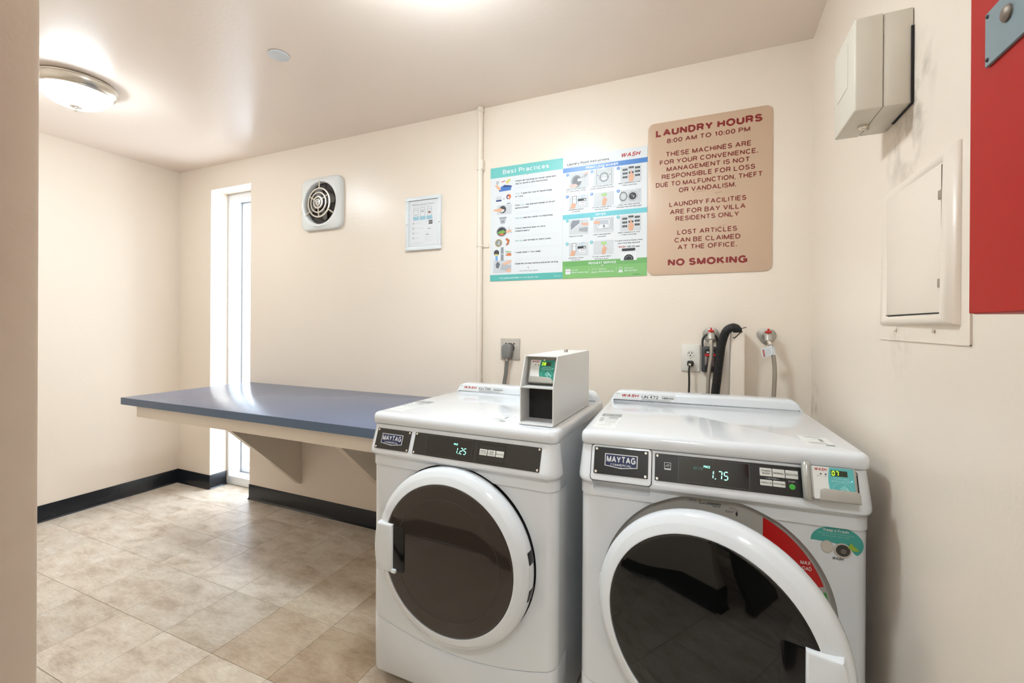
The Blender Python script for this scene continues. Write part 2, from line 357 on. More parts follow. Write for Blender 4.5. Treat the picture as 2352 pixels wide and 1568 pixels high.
class Print:
    def __init__(s, parent, w=.0006, step=.00018): s.p = parent; s.w = w; s.step = step; s.g = {}
    def _g(s, name, m): return s.g.setdefault((name, m.name), (MB(), m))[0]
    def z(s, l): return s.w + s.step * l
    def poly(s, pts, m, l=0, name='print'):
        s._g(name, m).add([(x, y, s.z(l)) for x, y in pts], [tuple(range(len(pts)))])
    def rect(s, x0, x1, y0, y1, m, l=0, name='print', r=0):
        s.poly(rrect(x0, x1, y0, y1, r) if r else [(x0, y0), (x1, y0), (x1, y1), (x0, y1)], m, l, name)
    def disc(s, x, y, r, m, l=0, name='print', ry=None, n=20):
        s.poly([(x + r * math.cos(2 * math.pi * i / n), y + (ry or r) * math.sin(2 * math.pi * i / n)) for i in range(n)], m, l, name)
    def ring(s, x, y, r0, r1, m, l=0, name='print', n=24, a0=0, a1=360, k=1):
        g = s._g(name, m); vs = []; fs = []
        for i in range(n + 1):
            a = R(a0 + (a1 - a0) * i / n)
            vs += [(x + r0 * math.cos(a), y + k * r0 * math.sin(a), s.z(l)), (x + r1 * math.cos(a), y + k * r1 * math.sin(a), s.z(l))]
        for i in range(n): fs.append((2 * i, 2 * i + 1, 2 * i + 3, 2 * i + 2))
        g.add(vs, fs)
    def line(s, x0, y0, x1, y1, t, m, l=0, name='print'):
        d = Vector((x1 - x0, y1 - y0)).normalized() * t / 2
        s.poly([(x0 - d.y, y0 + d.x), (x0 + d.y, y0 - d.x), (x1 + d.y, y1 - d.x), (x1 - d.y, y1 + d.x)], m, l, name)
    def box(s, x0, x1, y0, y1, t, m, l=0, name='print'):
        for a in ((x0, y0, x1, y0), (x1, y0, x1, y1), (x1, y1, x0, y1), (x0, y1, x0, y0)): s.line(*a, t, m, l, name)
    def text(s, body, x, y, cap, m, l=1, x1=None, bold=0, align='L', shear=0, name='lettering'):
        if body in UNREADABLE:
            # print too small to read in the place: word-long dashes
            rng = random.Random(body); wd = (x1 - x) if x1 is not None else len(body) * cap * .6; q = x
            while q < x + wd - cap * .3:
                e = min(q + cap * rng.uniform(1.2, 3.6), x + wd); s.rect(q, e, y + cap * .1, y + cap * .75, m, l, 'fine_print'); q = e + cap * .5
            return
        vs, fs = text_geo(body, bold, shear)
        lo = min(v[0] for v in vs); hi = max(v[0] for v in vs)
        sy = cap / CAPH; sx = (x1 - x) / (hi - lo) if x1 is not None else sy
        wd = (hi - lo) * sx; off = x - (0 if align == 'L' else wd / 2 if align == 'C' else wd)
        if cap >= .0055: s.n = getattr(s, 'n', 0) + 1; g = s.g.setdefault((name, m.name, s.n), (MB(), m))[0]
        else: g = s._g('fine_print', m)
        g.add([(off + (v[0] - lo) * sx, y + v[1] * sy, s.z(l) + v[2]) for v in vs], fs)
    SEG = {'0': 'abcdef', '1': 'bc', '2': 'abged', '3': 'abgcd', '5': 'afgcd', '7': 'abc', '8': 'abcdefg'}
    def seg7(s, ch, x, y, w, h, t, m, l=1, sh=.1, name='digits'):
        P = {'a': (0, h, w, h), 'b': (w, h / 2, w, h), 'c': (w, 0, w, h / 2), 'd': (0, 0, w, 0), 'e': (0, 0, 0, h / 2), 'f': (0, h / 2, 0, h), 'g': (0, h / 2, w, h / 2)}
        for k in s.SEG[ch]:
            a = P[k]; e = t * .55
            if a[1] == a[3]: q = (x + a[0] + e + a[1] * sh, y + a[1], x + a[2] - e + a[1] * sh, y + a[3])
            else: q = (x + a[0] + (a[1] + e) * sh, y + a[1] + e, x + a[2] + (a[3] - e) * sh, y + a[3] - e)
            s.line(*q, t, m, l, name)
    def done(s):
        for k, (g, m) in s.g.items():
            o = g.build(k[0], m, s.p, smooth=0, fix=False)
            if k[0] in ('fine_print', 'barcode', 'scuff', 'print'): o['kind'] = 'stuff'

# ================================================================== THE ROOM
XL, XR, YF, H = -3.822, 0.392, -1.992, 2.436
NX0, NX1, NH, ND = -3.436, -2.995, 2.256, 0.13
def struct(name, mb, m, smooth=0):
    o = mb.build(name, m, smooth=smooth); o['kind'] = 'structure'; return o
# floor: a seam-coloured slab with one tile object per tile
fl = struct('floor', MB().box(XL - .1, XR + .1, -3.5, .6, -.06, -.003), GROUT)
TS = .3005
tb = MB().box(-TS / 2 + .0006, TS / 2 - .0006, -TS / 2 + .0006, TS / 2 - .0006, -.0028, 0, bev=.0008, seg=1)
tme = tb.mesh('tile', (TILE,), smooth=0)
ty0, tx0 = -.774, -1.717
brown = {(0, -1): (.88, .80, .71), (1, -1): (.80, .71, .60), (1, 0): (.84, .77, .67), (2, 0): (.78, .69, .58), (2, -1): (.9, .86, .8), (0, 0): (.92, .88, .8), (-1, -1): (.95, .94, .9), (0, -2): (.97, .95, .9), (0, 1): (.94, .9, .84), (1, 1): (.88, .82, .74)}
for i in range(-8, 8):
    for j in range(-9, 4):
        cx, cy = tx0 + (i + .5) * TS, ty0 + (j + .5) * TS
        if cx - TS / 2 < XL - .02 and cx + TS / 2 < XL: continue
        if cx + TS / 2 > XR + .2 or cy - TS / 2 > .14: continue
        if cy > -.0 and not (NX0 - .3 < cx < NX1 + .3) and cy - TS / 2 > 0: continue
        if cy < -1.9 and cx < -1.3: continue
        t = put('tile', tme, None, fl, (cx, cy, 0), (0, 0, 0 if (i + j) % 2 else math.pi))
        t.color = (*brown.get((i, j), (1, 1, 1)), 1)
# ceiling
struct('ceiling', MB().box(XL - .1, XR + .1, -3.5, .6, H, H + .08), CEIL)
# back wall with the tall window niche
wb = MB()
wb.box(XL - .1, NX0, 0, .30, 0, H); wb.box(NX1, XR + .1, 0, .30, 0, H); wb.box(NX0, NX1, 0, .30, NH, H)
struct('wall_back', wb, WALL)
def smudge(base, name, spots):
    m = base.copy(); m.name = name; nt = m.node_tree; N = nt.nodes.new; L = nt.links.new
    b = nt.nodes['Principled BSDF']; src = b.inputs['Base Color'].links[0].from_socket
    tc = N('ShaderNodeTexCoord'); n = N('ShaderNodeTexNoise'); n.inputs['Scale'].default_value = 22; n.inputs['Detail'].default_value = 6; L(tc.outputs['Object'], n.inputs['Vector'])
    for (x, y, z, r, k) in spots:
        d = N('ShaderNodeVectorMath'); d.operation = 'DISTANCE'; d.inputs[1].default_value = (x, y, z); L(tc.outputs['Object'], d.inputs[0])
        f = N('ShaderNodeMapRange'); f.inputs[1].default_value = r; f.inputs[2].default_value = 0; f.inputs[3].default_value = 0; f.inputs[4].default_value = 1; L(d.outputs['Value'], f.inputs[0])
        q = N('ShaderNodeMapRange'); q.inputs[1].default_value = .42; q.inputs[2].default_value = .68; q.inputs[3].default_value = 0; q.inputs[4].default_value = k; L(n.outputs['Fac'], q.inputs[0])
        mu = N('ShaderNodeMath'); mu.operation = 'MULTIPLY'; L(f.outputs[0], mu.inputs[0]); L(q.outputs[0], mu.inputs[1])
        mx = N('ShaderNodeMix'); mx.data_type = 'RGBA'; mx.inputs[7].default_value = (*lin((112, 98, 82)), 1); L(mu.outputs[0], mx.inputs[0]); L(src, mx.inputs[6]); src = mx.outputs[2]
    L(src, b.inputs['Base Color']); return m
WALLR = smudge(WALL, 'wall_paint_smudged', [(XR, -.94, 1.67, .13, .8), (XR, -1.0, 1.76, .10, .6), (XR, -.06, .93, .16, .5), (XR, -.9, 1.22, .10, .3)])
struct('wall_left', MB().box(XL - .1, XL, -3.5, 0, 0, H), WALL)
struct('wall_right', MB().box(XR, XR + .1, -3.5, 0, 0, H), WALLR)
struct('wall_front', MB().box(XL, -.497, YF - .075, YF, 0, H, bev=.003, seg=2), WALL, 35)
struct('wall_rear', MB().box(XL, XR, -3.5, -3.4, 0, H), WALL)
struct('wall_hall', MB().box(-1.35, -1.25, -3.4, YF - .075, 0, H), WALL)
# dark door leaf, unseen, added behind the camera to blacken the washer glass reflection
dm = mat('added_door_dark', (26, 25, 26), .45)
dr = empty('added_door_1', (-.40, -2.08, 0)); dr['kind'] = 'structure'
MB().box(-.02, .02, -.80, 0, .012, 2.03, bev=.002).build('added_door_leaf', dm, dr)
MB().tube([(.02, -.74, .98), (.05, -.74, .98), (.055, -.70, .98), (.055, -.63, .98)], .009, 10).build('added_door_handle', STEEL, dr)
# cove base
def base_run(name, p0, p1, out, h=.104):
    """vinyl cove base from p0 to p1 (x,y), out = unit vector into the room"""
    p0, p1, n = Vector((*p0, 0)), Vector((*p1, 0)), Vector((*out, 0))
    prof = [(.0005, h), (.003, h), (.0038, h - .002), (.0038, .02), (.006, .009), (.014, .003), (.016, .0005), (.0005, .0005)]
    mb = MB(); k = len(prof); vs = []
    for p in (p0, p1):
        for d, z in prof: vs.append(p + n * d + Vector((0, 0, z)))
    fs = [(i, (i + 1) % k, k + (i + 1) % k, k + i) for i in range(k)] + [tuple(range(k)), tuple(range(2 * k - 1, k - 1, -1))]
    mb.add(vs, fs); return struct(name, mb, BASE, 40)
base_run('baseboard_left', (XL, 0), (XL, YF), (1, 0))
base_run('baseboard_back', (NX1 - .002, 0), (XR, 0), (0, -1))
base_run('baseboard_corner', (XL, 0), (NX0 + .004, 0), (0, -1))
base_run('baseboard_niche', (NX0, -.004), (NX0, ND - .004), (1, 0))
base_run('baseboard_front', (XL, YF), (-.497, YF), (0, 1))
base_run('baseboard_right', (XR, 0), (XR, -3.4), (-1, 0))
base_run('baseboard_jamb', (-.497, YF + .004), (-.497, YF - .075), (1, 0))
# tall narrow window in the niche
wn = empty('window_1', (0, ND, 0)); wn['kind'] = 'structure'
fx0, fx1, fy1 = NX0 + .002, NX1 - .002, .10
def wpart(name, *b, m=WINW, bev=.002):
    mb = MB().box(*b, bev=bev, seg=2); return mb.build(name, m, wn)
wpart('sill', fx0, fx1, 0, .16, .004, .066)
wpart('frame', fx0, fx0 + .02, 0, .16, .066, 2.215)
wpart('frame', fx1 - .02, fx1, 0, .16, .066, 2.215)
wpart('frame', fx0, fx1, 0, .16, 2.215, NH - .001)
sx0, sx1 = fx0 + .021, fx1 - .021
wpart('gasket', sx0, sx0 + .003, fy1 - .004, fy1 + .004, .067, 2.214, m=mat('grey_gasket', (150, 152, 154), .6), bev=0)
wpart('gasket', sx0 + .003, sx1, fy1 - .004, fy1 + .004, .067, .070, m=MATS['grey_gasket'], bev=0)
wpart('gasket', sx0 + .003, sx1, fy1 - .004, fy1 + .004, 2.211, 2.214, m=MATS['grey_gasket'], bev=0)
wpart('sash_stile', sx0 + .003, sx0 + .016, fy1, fy1 + .035, .070, 2.211)
wpart('sash_stile', sx1 - .055, sx1, fy1, fy1 + .035, .070, 2.211)
wpart('sash_rail', sx0 + .016, sx1 - .055, fy1, fy1 + .035, .070, .10)
wpart('sash_rail', sx0 + .016, sx1 - .055, fy1, fy1 + .035, 2.18, 2.211)
wpart('pane', sx0 + .012, sx1 - .05, fy1 + .014, fy1 + .018, .095, 2.185, m=PANE, bev=0)

# ================================================================== FOLDING COUNTER
fc = empty('folding_counter', (-2.06, -.37, 0), label='long blue-grey laminate folding counter fixed to the beige wall', cat='counter')
def fcp(name, mb, m, smooth=35): return mb.build(name, m, fc, loc=(2.06, .37, 0), smooth=smooth)
CX0, CX1, CY, CZ = -3.012, -1.165, -.757, .834
fcp('counter_top', MB().box(CX0, CX1, CY, -.001, CZ - .0385, CZ, bev=.0012), COUNTER)
ed = MB().box(CX0 - .0012, CX1 + .001, CY - .0014, CY - .0001, CZ - .0388, CZ - .0006)
ed.box(CX0 - .0014, CX0 - .0001, CY, -.001, CZ - .0388, CZ - .0006)
fcp('edge_band', ed, COUNTE, 0)
fcp('apron', MB().box(CX0 + .06, CX1 - .02, CY + .045, CY + .065, .722, CZ - .039, bev=.0015), TRIMW)
fcp('apron', MB().box(CX0 + .06, CX0 + .08, CY + .066, -.001, .722, CZ - .039, bev=.0015), TRIMW)
fcp('ledger', MB().box(CX0 + .081, CX1 - .02, -.02, -.001, .735, CZ - .039, bev=.0015), TRIMW)
for bx in (-2.50, -1.68):
    g = MB(); ys, zt, zb = -.57, .722, .185
    pts = [(-ys, zt), (.045, zt), (.002, .655), (.002, zb), (.014, zb)]
    g.prism(pts, -.019, .019)      # local x = distance from wall, y = height, z = thickness
    M = Matrix(((0, 0, 1, bx), (-1, 0, 0, 0), (0, 1, 0, 0), (0, 0, 0, 1)))
    g.xf(M); fcp('bracket', g, TRIMW, 30)

# ================================================================== LAUNDRY MACHINES
MW, HR, HCZ, SEAM = .686, .281, .523, .766
def plan(off_r=.034, yd=.10, n=7, cols=None):
    """plan outline of the machine front: (x, y, nx, ny)"""
    out = [(0, yd, -1, 0)]
    for i in range(n + 1):
        a = R(180 + 90 * i / n); out.append((off_r + off_r * math.cos(a), off_r + off_r * math.sin(a), math.cos(a), math.sin(a)))
    for c in cols or []: out.append((c, 0, 0, -1))
    for i in range(n + 1):
        a = R(270 + 90 * i / n); out.append((MW - off_r + off_r * math.cos(a), off_r + off_r * math.sin(a), math.cos(a), math.sin(a)))
    out.append((MW, yd, 1, 0)); return out
def ccols(x0=.036, x1=MW - .036):
    c = {round(MW / 2 + HR * math.cos(R(180 * i / 48)), 5) for i in range(49)}
    c |= {round(x0 + (x1 - x0) * i / 20, 5) for i in range(21)}
    return sorted(q for q in c if x0 < q < x1)
def smile(a): return .188 + .47 * (a - MW / 2) ** 2
def hh(a):
    d = HR * HR - (a - MW / 2) ** 2; return math.sqrt(d) if d > 0 else 0
def front_panel():
    mb = MB(); P = plan(cols=ccols())
    for p, q in zip(P, P[1:]):
        am = (p[0] + q[0]) / 2; inside = abs(am - MW / 2) < HR
        sg = []
        for c in (p, q):
            a = c[0]; zb, zt = smile(a) + .0015, SEAM - .0015
            if inside: h = hh(a); sg.append([(zb, HCZ - h), (min(HCZ + h, zt), zt)])
            else: sg.append([(zb, zt)])
        for s0, s1 in zip(*sg):
            if s0[1] - s0[0] < 1e-6 and s1[1] - s1[0] < 1e-6: continue
            mb.add([(p[0], p[1], s0[0]), (q[0], q[1], s1[0]), (q[0], q[1], s1[1]), (p[0], p[1], s0[1])], [(0, 1, 2, 3)])
        # folded edges at the seams
        zb0, zb1 = smile(p[0]) + .0015, smile(q[0]) + .0015
        ins = lambda c: (c[0] - c[2] * .012, c[1] - c[3] * .012)
        a0, a1 = ins(p), ins(q)
        mb.add([(p[0], p[1], zb0), (q[0], q[1], zb1), (*a1, zb1), (*a0, zb0)], [(0, 1, 2, 3)])
    return mb
def kick_panel():
    mb = MB(); P = plan(cols=[.036 + (MW - .072) * i / 24 for i in range(1, 24)])
    rows = lambda a: [(.012, .040), (.004, .041), (.0, .048), (.0, smile(a) - .006), (.001, smile(a) - .003), (.004, smile(a) - .0015), (.014, smile(a) - .0015)]
    for p, q in zip(P, P[1:]):
        r0, r1 = rows(p[0]), rows(q[0])
        for i in range(len(r0) - 1):
            g = lambda c, r: (c[0] - c[2] * r[0], c[1] - c[3] * r[0], r[1])
            mb.add([g(p, r0[i]), g(q, r1[i]), g(q, r1[i + 1]), g(p, r0[i + 1])], [(0, 1, 2, 3)])
    return mb
PROF = [(.908, -.006), (.906, -.001), (.902, .0), (.895, .002), (.826, .026), (.818, .028), (.812, .027), (.807, .022), (.803, .014), (.799, .009), (.796, .007)]
SCOOP = PROF[:4] + [(.826, .026), (.819, .026), (.818, -.010), (.806, -.016), (.794, -.012), (.787, -.002), (.782, .007)]
def fascia(scoop=False):
    mb = MB(); cols = ccols()
    if scoop: cols = sorted(set(cols) | {.037, .0372, .0373, .0410, .187, .1905, .1906, .1908})
    P = plan(cols=cols, yd=.03)
    def prof(c):
        if scoop and .0373 <= c[0] <= .1905 and c[3] == -1:
            if c[0] in (.0373, .1905): return [(.6 * z + .4 * z2, a if z > .82 else a * .6 + b * .4) for (z, a), (z2, b) in zip(SCOOP, PROF)]
            return SCOOP
        return PROF
    g = lambda c, z, o: (c[0] + c[2] * o * .33, c[1] + c[3] * o, z)
    for p, q in zip(P, P[1:]):
        A, B = prof(p), prof(q)
        for i in range(len(PROF) - 1):
            mb.add([g(p, *A[i + 1]), g(q, *B[i + 1]), g(q, *B[i]), g(p, *A[i])], [(0, 1, 2, 3)])
        # lower band, notched by the round door opening
        zs = [max(SEAM + .001, HCZ + hh(c[0])) if hh(c[0]) else SEAM + .001 for c in (p, q)]
        zs = [min(z, .796) for z in zs]
        mb.add([g(p, zs[0], .007), g(q, zs[1], .007), g(q, B[-1][0], .007), g(p, A[-1][0], .007)], [(0, 1, 2, 3)])
        mb.add([g(p, zs[0], -.012), g(q, zs[1], -.012), g(q, zs[1], .007), g(p, zs[0], .007)], [(0, 1, 2, 3)])
    return mb
def slab(x0, x1, y0, y1, r, rows):
    """rounded-corner slab: rows of (inset, z), capped on top"""
    base = []
    for cx, cy, a in ((x1 - r, y1 - r, 0), (x0 + r, y1 - r, 90), (x0 + r, y0 + r, 180), (x1 - r, y0 + r, 270)):
        for i in range(7):
            t = R(a + 15 * i); base.append((cx + r * math.cos(t), cy + r * math.sin(t), math.cos(t), math.sin(t)))
    n = len(base); vs = []; fs = []
    for ins, z in rows:
        for b in base: vs.append((b[0] - b[2] * ins, b[1] - b[3] * ins, z))
    for k in range(len(rows) - 1):
        for i in range(n): fs.append((k * n + i, k * n + (i + 1) % n, (k + 1) * n + (i + 1) % n, (k + 1) * n + i))
    fs.append(tuple(range((len(rows) - 1) * n, len(rows) * n))); fs.append(tuple(range(n))[::-1])
    return MB().add(vs, fs)
def splash():
    L = [(.006, .940), (.009, .947), (.013, .953), (.017, .960), (.022, .969), (.030, .977), (.040, .9825), (.052, .985)]
    pts = [(a, z) for a, z in L] + [(MW - a, z) for a, z in L[::-1]]
    mb = MB().prism(pts, 0, .055, bev=.011, seg=4)      # x, z extruded forward
    mb.xf(Matrix(((1, 0, 0, 0), (0, 0, -1, .602), (0, 1, 0, 0), (0, 0, 0, 1)))); return mb
TILT = R(90) - math.atan(.024 / .069)
def on_fascia(a, z):            # a point on the sloping fascia, nudged proud
    return (a, -.002 - (.895 - z) * .024 / .069, z)
def screws(parent, pts, w=.0032):
    me = None
    for x, y in pts:
        if me is None:
            me = MB().lathe([(.0, 0.0021), (.0012, .0021), (.0014, .0014), (.0026, .0016), (.0036, .0008), (.0038, 0)], 12).mesh('screw', (CHROME,))
        put('screw', me, None, parent, (x, y, w))
def emblem(parent, x, y, k, w=.0034):
    """white-bordered navy badge"""
    b = MB()
    o = [(-.5, .205), (.5, .205), (.5, -.165), (.08, -.215), (0, -.225), (-.08, -.215), (-.5, -.165)]
    b.prism([(x + p[0] * k, y + p[1] * k) for p in o], .0, .0012); e = b.build('badge', mat('badge_silver', (206, 206, 204), .35, metal=.2), parent, (0, 0, w - .0004), smooth=0)
    p = Print(parent, w=w + .0010)
    i = [(-.475, .18), (.475, .18), (.475, -.145), (.07, -.19), (-.07, -.19), (-.475, -.145)]
    p.poly([(x + q[0] * k, y + q[1] * k) for q in i], mat('badge_navy', (14, 28, 74), .3), 0, 'badge_field')
    p.text('MAYTAG', x - .44 * k, y - .055 * k, .20 * k, MATS['badge_silver'], 1, x1=x + .44 * k, bold=.034)
    p.text('COMMERCIAL', x - .32 * k, y - .150 * k, .065 * k, MATS['badge_silver'], 1, x1=x + .32 * k, bold=.012)
    p.done()
LED = mat('led_cyan', (150, 255, 225), .4, emit=1.2)
LEDDIM = mat('led_dim', (60, 120, 110), .4, emit=.15)
LEDG = mat('led_green', (170, 255, 40), .4, emit=1.5)
LEDBG = mat('led_window', (52, 62, 40), .3)
BTN = mat('button_face', (214, 211, 203), .45)
GREENB = mat('start_green', (62, 168, 52), .4)
TEAL = mat('teal_print', (62, 158, 148), .35); TEAL2 = mat('teal_sticker', (92, 178, 178), .35)
LOGR = mat('logo_red', (178, 44, 44), .4); INK = mat('ink_dark', (44, 44, 46), .5); INKG = mat('ink_grey', (150, 150, 150), .5); INKL = mat('ink_light', (196, 196, 194), .5)

def machine(kind, loc, rz, dz, label):
    wash = kind == 'washer'
    t = empty('front_load_washer' if wash else 'front_load_dryer', loc, (0, 0, rz), label, 'washer' if wash else 'dryer')
    P = lambda name, mb, m, l=(0, 0, 0), r=(0, 0, 0), sm=35, par=None: mb.build(name, m, par or t, (l[0], l[1], l[2] + (dz if par is None else 0)), r, sm)
    # cabinet: open-fronted box so the door well can sink into it
    cb = MB(); x0, x1, y0, y1 = .004, MW - .004, .016, .60
    cb.box(x0, x0 + .004, y0 + .022, y1, .04, .908); cb.box(x1 - .004, x1, y0 + .022, y1, .04, .908); cb.box(x0, x1, y1 - .004, y1, .04, .908); cb.box(x0, x1, y0 + .02, y1, .04, .044)
    cb.box(x0, x1, y0 + .075, y0 + .079, .044, .908)
    P('cabinet', cb, WHITE, sm=0)
    # pressed swage on the visible side panels
    P('front_panel', front_panel(), WHITE, sm=50); P('kick_panel', kick_panel(), WHITE, sm=50)
    P('fascia', fascia(wash), WHITE, sm=32)
    P('lid', slab(-.001, MW + .001, -.006, .606, .026, [(.010, .9095), (.003, .9095), (.0, .9125), (.0, .929), (.0008, .934), (.003, .9395), (.007, .9435), (.012, .946), (.018, .947)]), WHITE, sm=50)
    P('backsplash', splash(), WHITE, sm=50)
    wp = [(HR + .001, 0), (HR - .002, .004), (HR - .008, .011), (HR - .011, .012), (.20, .012), (.19, .06), (0.0, .07)] if wash else [(HR + .001, .0), (HR - .004, .012), (HR - .022, .036), (HR - .05, .044), (.20, .046), (.19, .07), (0.0, .07)]
    well = MB().lathe(wp, 96)
    well.xf(Matrix(((1, 0, 0, MW / 2), (0, 0, 1, 0), (0, 1, 0, HCZ), (0, 0, 0, 1))))
    P('door_well', well, GREYP if wash else mat('dark_grey_well', (74, 74, 74), .5), sm=30)
    for fx in (.05, MW - .05):
        for fy in (.07, .55):
            P('foot', MB().lathe([(0, 0), (.02, 0), (.022, .006), (.022, .012), (.01, .015), (.008, .041 + dz), (0, .041 + dz)], 16), BLACK, (fx, fy, -dz))
    # door
    th = R(19) if wash else 0
    dl = (.337, -.1045, .527) if wash else (.345, -.002, .524)
    ring = MB().lathe([(.236, .0), (.262, .0), (.272, .003), (.2775, .010), (.2785, .020), (.2775, .036), (.275, .043), (.2715, .047), (.2575, .0565), (.2560, .0572), (.2375, .0632), (.2365, .0635), (.2345, .063), (.2335, .060), (.2335, .02), (.236, .0)], 96)
    d = P('door', ring, WHITE, dl, (R(90), 0, -th), 40)
    MB().lathe([(.2338, .0602), (.231, .0625), (.226, .0635), (.15, .0638), (.08, .0640), (.0, .0641)], 96).build('door_glass', WGLASS if wash else DGLASS, d, smooth=60)
    MB().lathe([(.0, .002), (.236, .002)], 64).build('door_back', GREYP, d, smooth=0)
    if not wash:
        rg = MB().lathe([(.185, .0636), (.187, .0643), (.189, .0636)], 72); rg.build('inner_ring', mat('smoked_ring', (50, 44, 38), .2), d)
    sd = 1 if wash else -1
    def arc_edge(v, r=.2695): return math.sqrt(r * r - v * v)
    hv0, hv1 = (-.078, .078)
    pts = [(sd * .196, hv1), (sd * .196, hv0)] + [(sd * arc_edge(hv0 + (hv1 - hv0) * i / 10), hv0 + (hv1 - hv0) * i / 10) for i in range(11)]
    if sd < 0: pts = pts[::-1]
    MB().prism(pts, .014, .0735, bev=.007, seg=3).build('handle', WHITE2, d, smooth=40)
    arm = MB().prism(rrect(min(sd * .20, sd * .182), max(sd * .20, sd * .182), hv0 + .0, hv0 + .012, .003), .060, .0735, bev=.002)
    arm.build('handle_return', WHITE2, d)
    hp = rrect(min(sd * .21, sd * .151), max(sd * .21, sd * .151), hv0 + .003, hv1 - .003, .012)
    MB().prism(hp, .055, .0655, bev=.001).build('handle_recess', mat('gloss_black', (10, 10, 10), .12), d, smooth=30)
    # hinge slots or hinge on the side opposite the handle
    for v in ((.055, -.055) if not wash else (.03, -.06)):
        a = math.atan2(v, -sd * .2775); q = MB().box(-.0025, .0025, -.018, .018, .008, .040, bev=.002)
        q.build('hinge_cover', BLACK if not wash else WHITE2, d, (.2765 * math.cos(a), .2765 * math.sin(a), 0), (0, 0, a))
    # badge plate
    if wash:
        dw = MB().prism(rrect(-.0805, .0805, -.0475, .0475, .009), 0, .0045, bev=.0018, seg=3)
        gap = MB().prism(rrect(-.0825, .0825, -.049, .0495, .010), 0, .0008)
        c = on_fascia(.1135, .8625)
        P('drawer_gap', gap, BLACK, c, (TILT, 0, 0)); lp = P('dispenser_drawer', dw, WHITE, c, (TILT, 0, 0))
        MB().prism(rrect(-.0725, .0725, -.030, .042, .003), .0045, .0065).build('badge_plate', PLATEW, lp, smooth=0)
        screws(lp, [(-.066, .0365), (.066, .0365), (-.066, -.0245), (.066, -.0245)], .0065)
        emblem(lp, .001, .008, .088, .0068)
        c2 = .203; c3 = .546
    else:
        lp = P('badge_plate', MB().prism(rrect(-.071, .071, -.034, .034, .003), 0, .0025), PLATE, on_fascia(.103, .861), (TILT, 0, 0), 0)
        screws(lp, [(-.065, .0285), (.065, .0285), (-.065, -.0285), (.065, -.0285)], .0025)
        emblem(lp, -.003, .000, .088, .0028)
        c2 = .191; c3 = .641
    zc = .867 if wash else .861
    cp = P('control_panel', MB().prism(rrect(c2, c3, -.035, .035, .003), 0, .0025), PLATEW if wash else PLATE, on_fascia(0, zc), (TILT, 0, 0), 0)
    sc = [(c2 + .006, .0295), (c2 + .006, -.0295)] + ([] if wash else [(c3 - .006, .0295), (c3 - .006, -.0295)])
    screws(cp, sc, .0025)
    s0, s1 = (.263, .428) if wash else (.245, .413)
    MB().prism([(s0, -.030), (s1, -.030), (s1, .030), (s0, .030)], .0025, .0032).build('screen', SCREEN if wash else mat('dark_screen_brown', (34, 30, 27), .15), cp, smooth=0)
    fr = MB()
    for b in ((s0 - .002, s0, -.031, .031), (s0, s1, .030, .0312), (s0, s1, -.0312, -.030), (s1, s1 + .002, -.031, .031)): fr.box(b[0], b[1], b[2], b[3], .0025, .0042)
    fr.build('screen_bezel', mat('bezel_grey', (62, 60, 58), .3), cp, smooth=0)
    pr = Print(cp, w=.0034)
    if wash:
        pr.seg7('1', .347 - .008, -.014, .006, .019, .0021, LED, 1); pr.disc(.3508, -.014, .0013, LED, 1, 'digits')
        pr.seg7('7', .3565, -.014, .0085, .019, .0021, LED, 1); pr.seg7('5', .3705, -.014, .0085, .019, .0021, LED, 1)
        pr.text('PRICE', .3235, .0102, .0055, LED, 1, x1=.3385, bold=.01); pr.text('SELECT CYCLE', .2985, .0045, .0062, LEDDIM, 1, x1=.3215)
        pr.box(.2275, .243, -.0045, .0135, .0012, INKL, 1, 'energy_mark'); pr.rect(.2275, .243, -.0045, -.001, INKL, 1, 'energy_mark'); pr.ring(.234, .002, .003, .0045, INKL, 1, 'energy_mark', 12, 20, 170)
        pr.ring(.237, .0065, .002, .003, INKL, 1, 'energy_mark', 12, -40, 160)
        bx = (.4525, .479, .4805, .507, .5085, .5355)
        for k, nm in enumerate((('POWER', 'WASH'), ('NORMAL',), ('DELICATES',))):
            a, b = bx[2 * k], bx[2 * k + 1]
            MB().box(a, b, .006, .0255, .0025, .0042, bev=.0008, seg=1).build('button', BTN, cp, smooth=0)
            for q, wd in enumerate(nm):
                pr.text(wd, (a + b) / 2, (.0135 if len(nm) == 1 else .0168 - q * .0062), .0042, INK, 7, bold=.01, align='C') if len(wd) < 8 else pr.text(wd, a + .0012, .0135, .0042, INK, 7, x1=b - .0012, bold=.01)
        for k, nm in enumerate(('TEMPERATURE', 'EXTRA RINSE')):
            a, b = bx[2 * k], bx[2 * k + 1]
            MB().box(a, b, -.0165, -.0025, .0025, .0042, bev=.0008, seg=1).build('button', BTN, cp, smooth=0)
            pr.text(nm, a + .0015, -.0112, .0036, INK, 7, x1=b - .0015, bold=.01)
        pr.text('OPTIONS', .4705, .0002, .0033, INKL, 1, x1=.4885); pr.line(.465, .0018, .4695, .0018, .0007, INKL, 1); pr.line(.4895, .0018, .494, .0018, .0007, INKL, 1)
        pr.text('START', .514, -.0022, .0034, INKL, 1, x1=.5285, bold=.01)
        MB().lathe([(.0068, .0025), (.0066, .0040), (.0, .0042)], 24).build('start_button', GREENB, cp, (.5215, -.0125, 0))
        pr.box(.447, .5405, -.0235, .0285, .0006, BLACK, 1)
    else:
        pr.seg7('1', .354, -.0145, .006, .0175, .002, LED, 1); pr.disc(.3655, -.0145, .0012, LED, 1, 'digits')
        pr.seg7('2', .3705, -.0145, .008, .0175, .002, LED, 1); pr.seg7('5', .3835, -.0145, .008, .0175, .002, LED, 1)
        pr.text('PRICE', .345, .0100, .0055, LED, 1, x1=.3595, bold=.01)
        pr.box(.434, .527, -.025, .025, .0016, BLACK, 1)
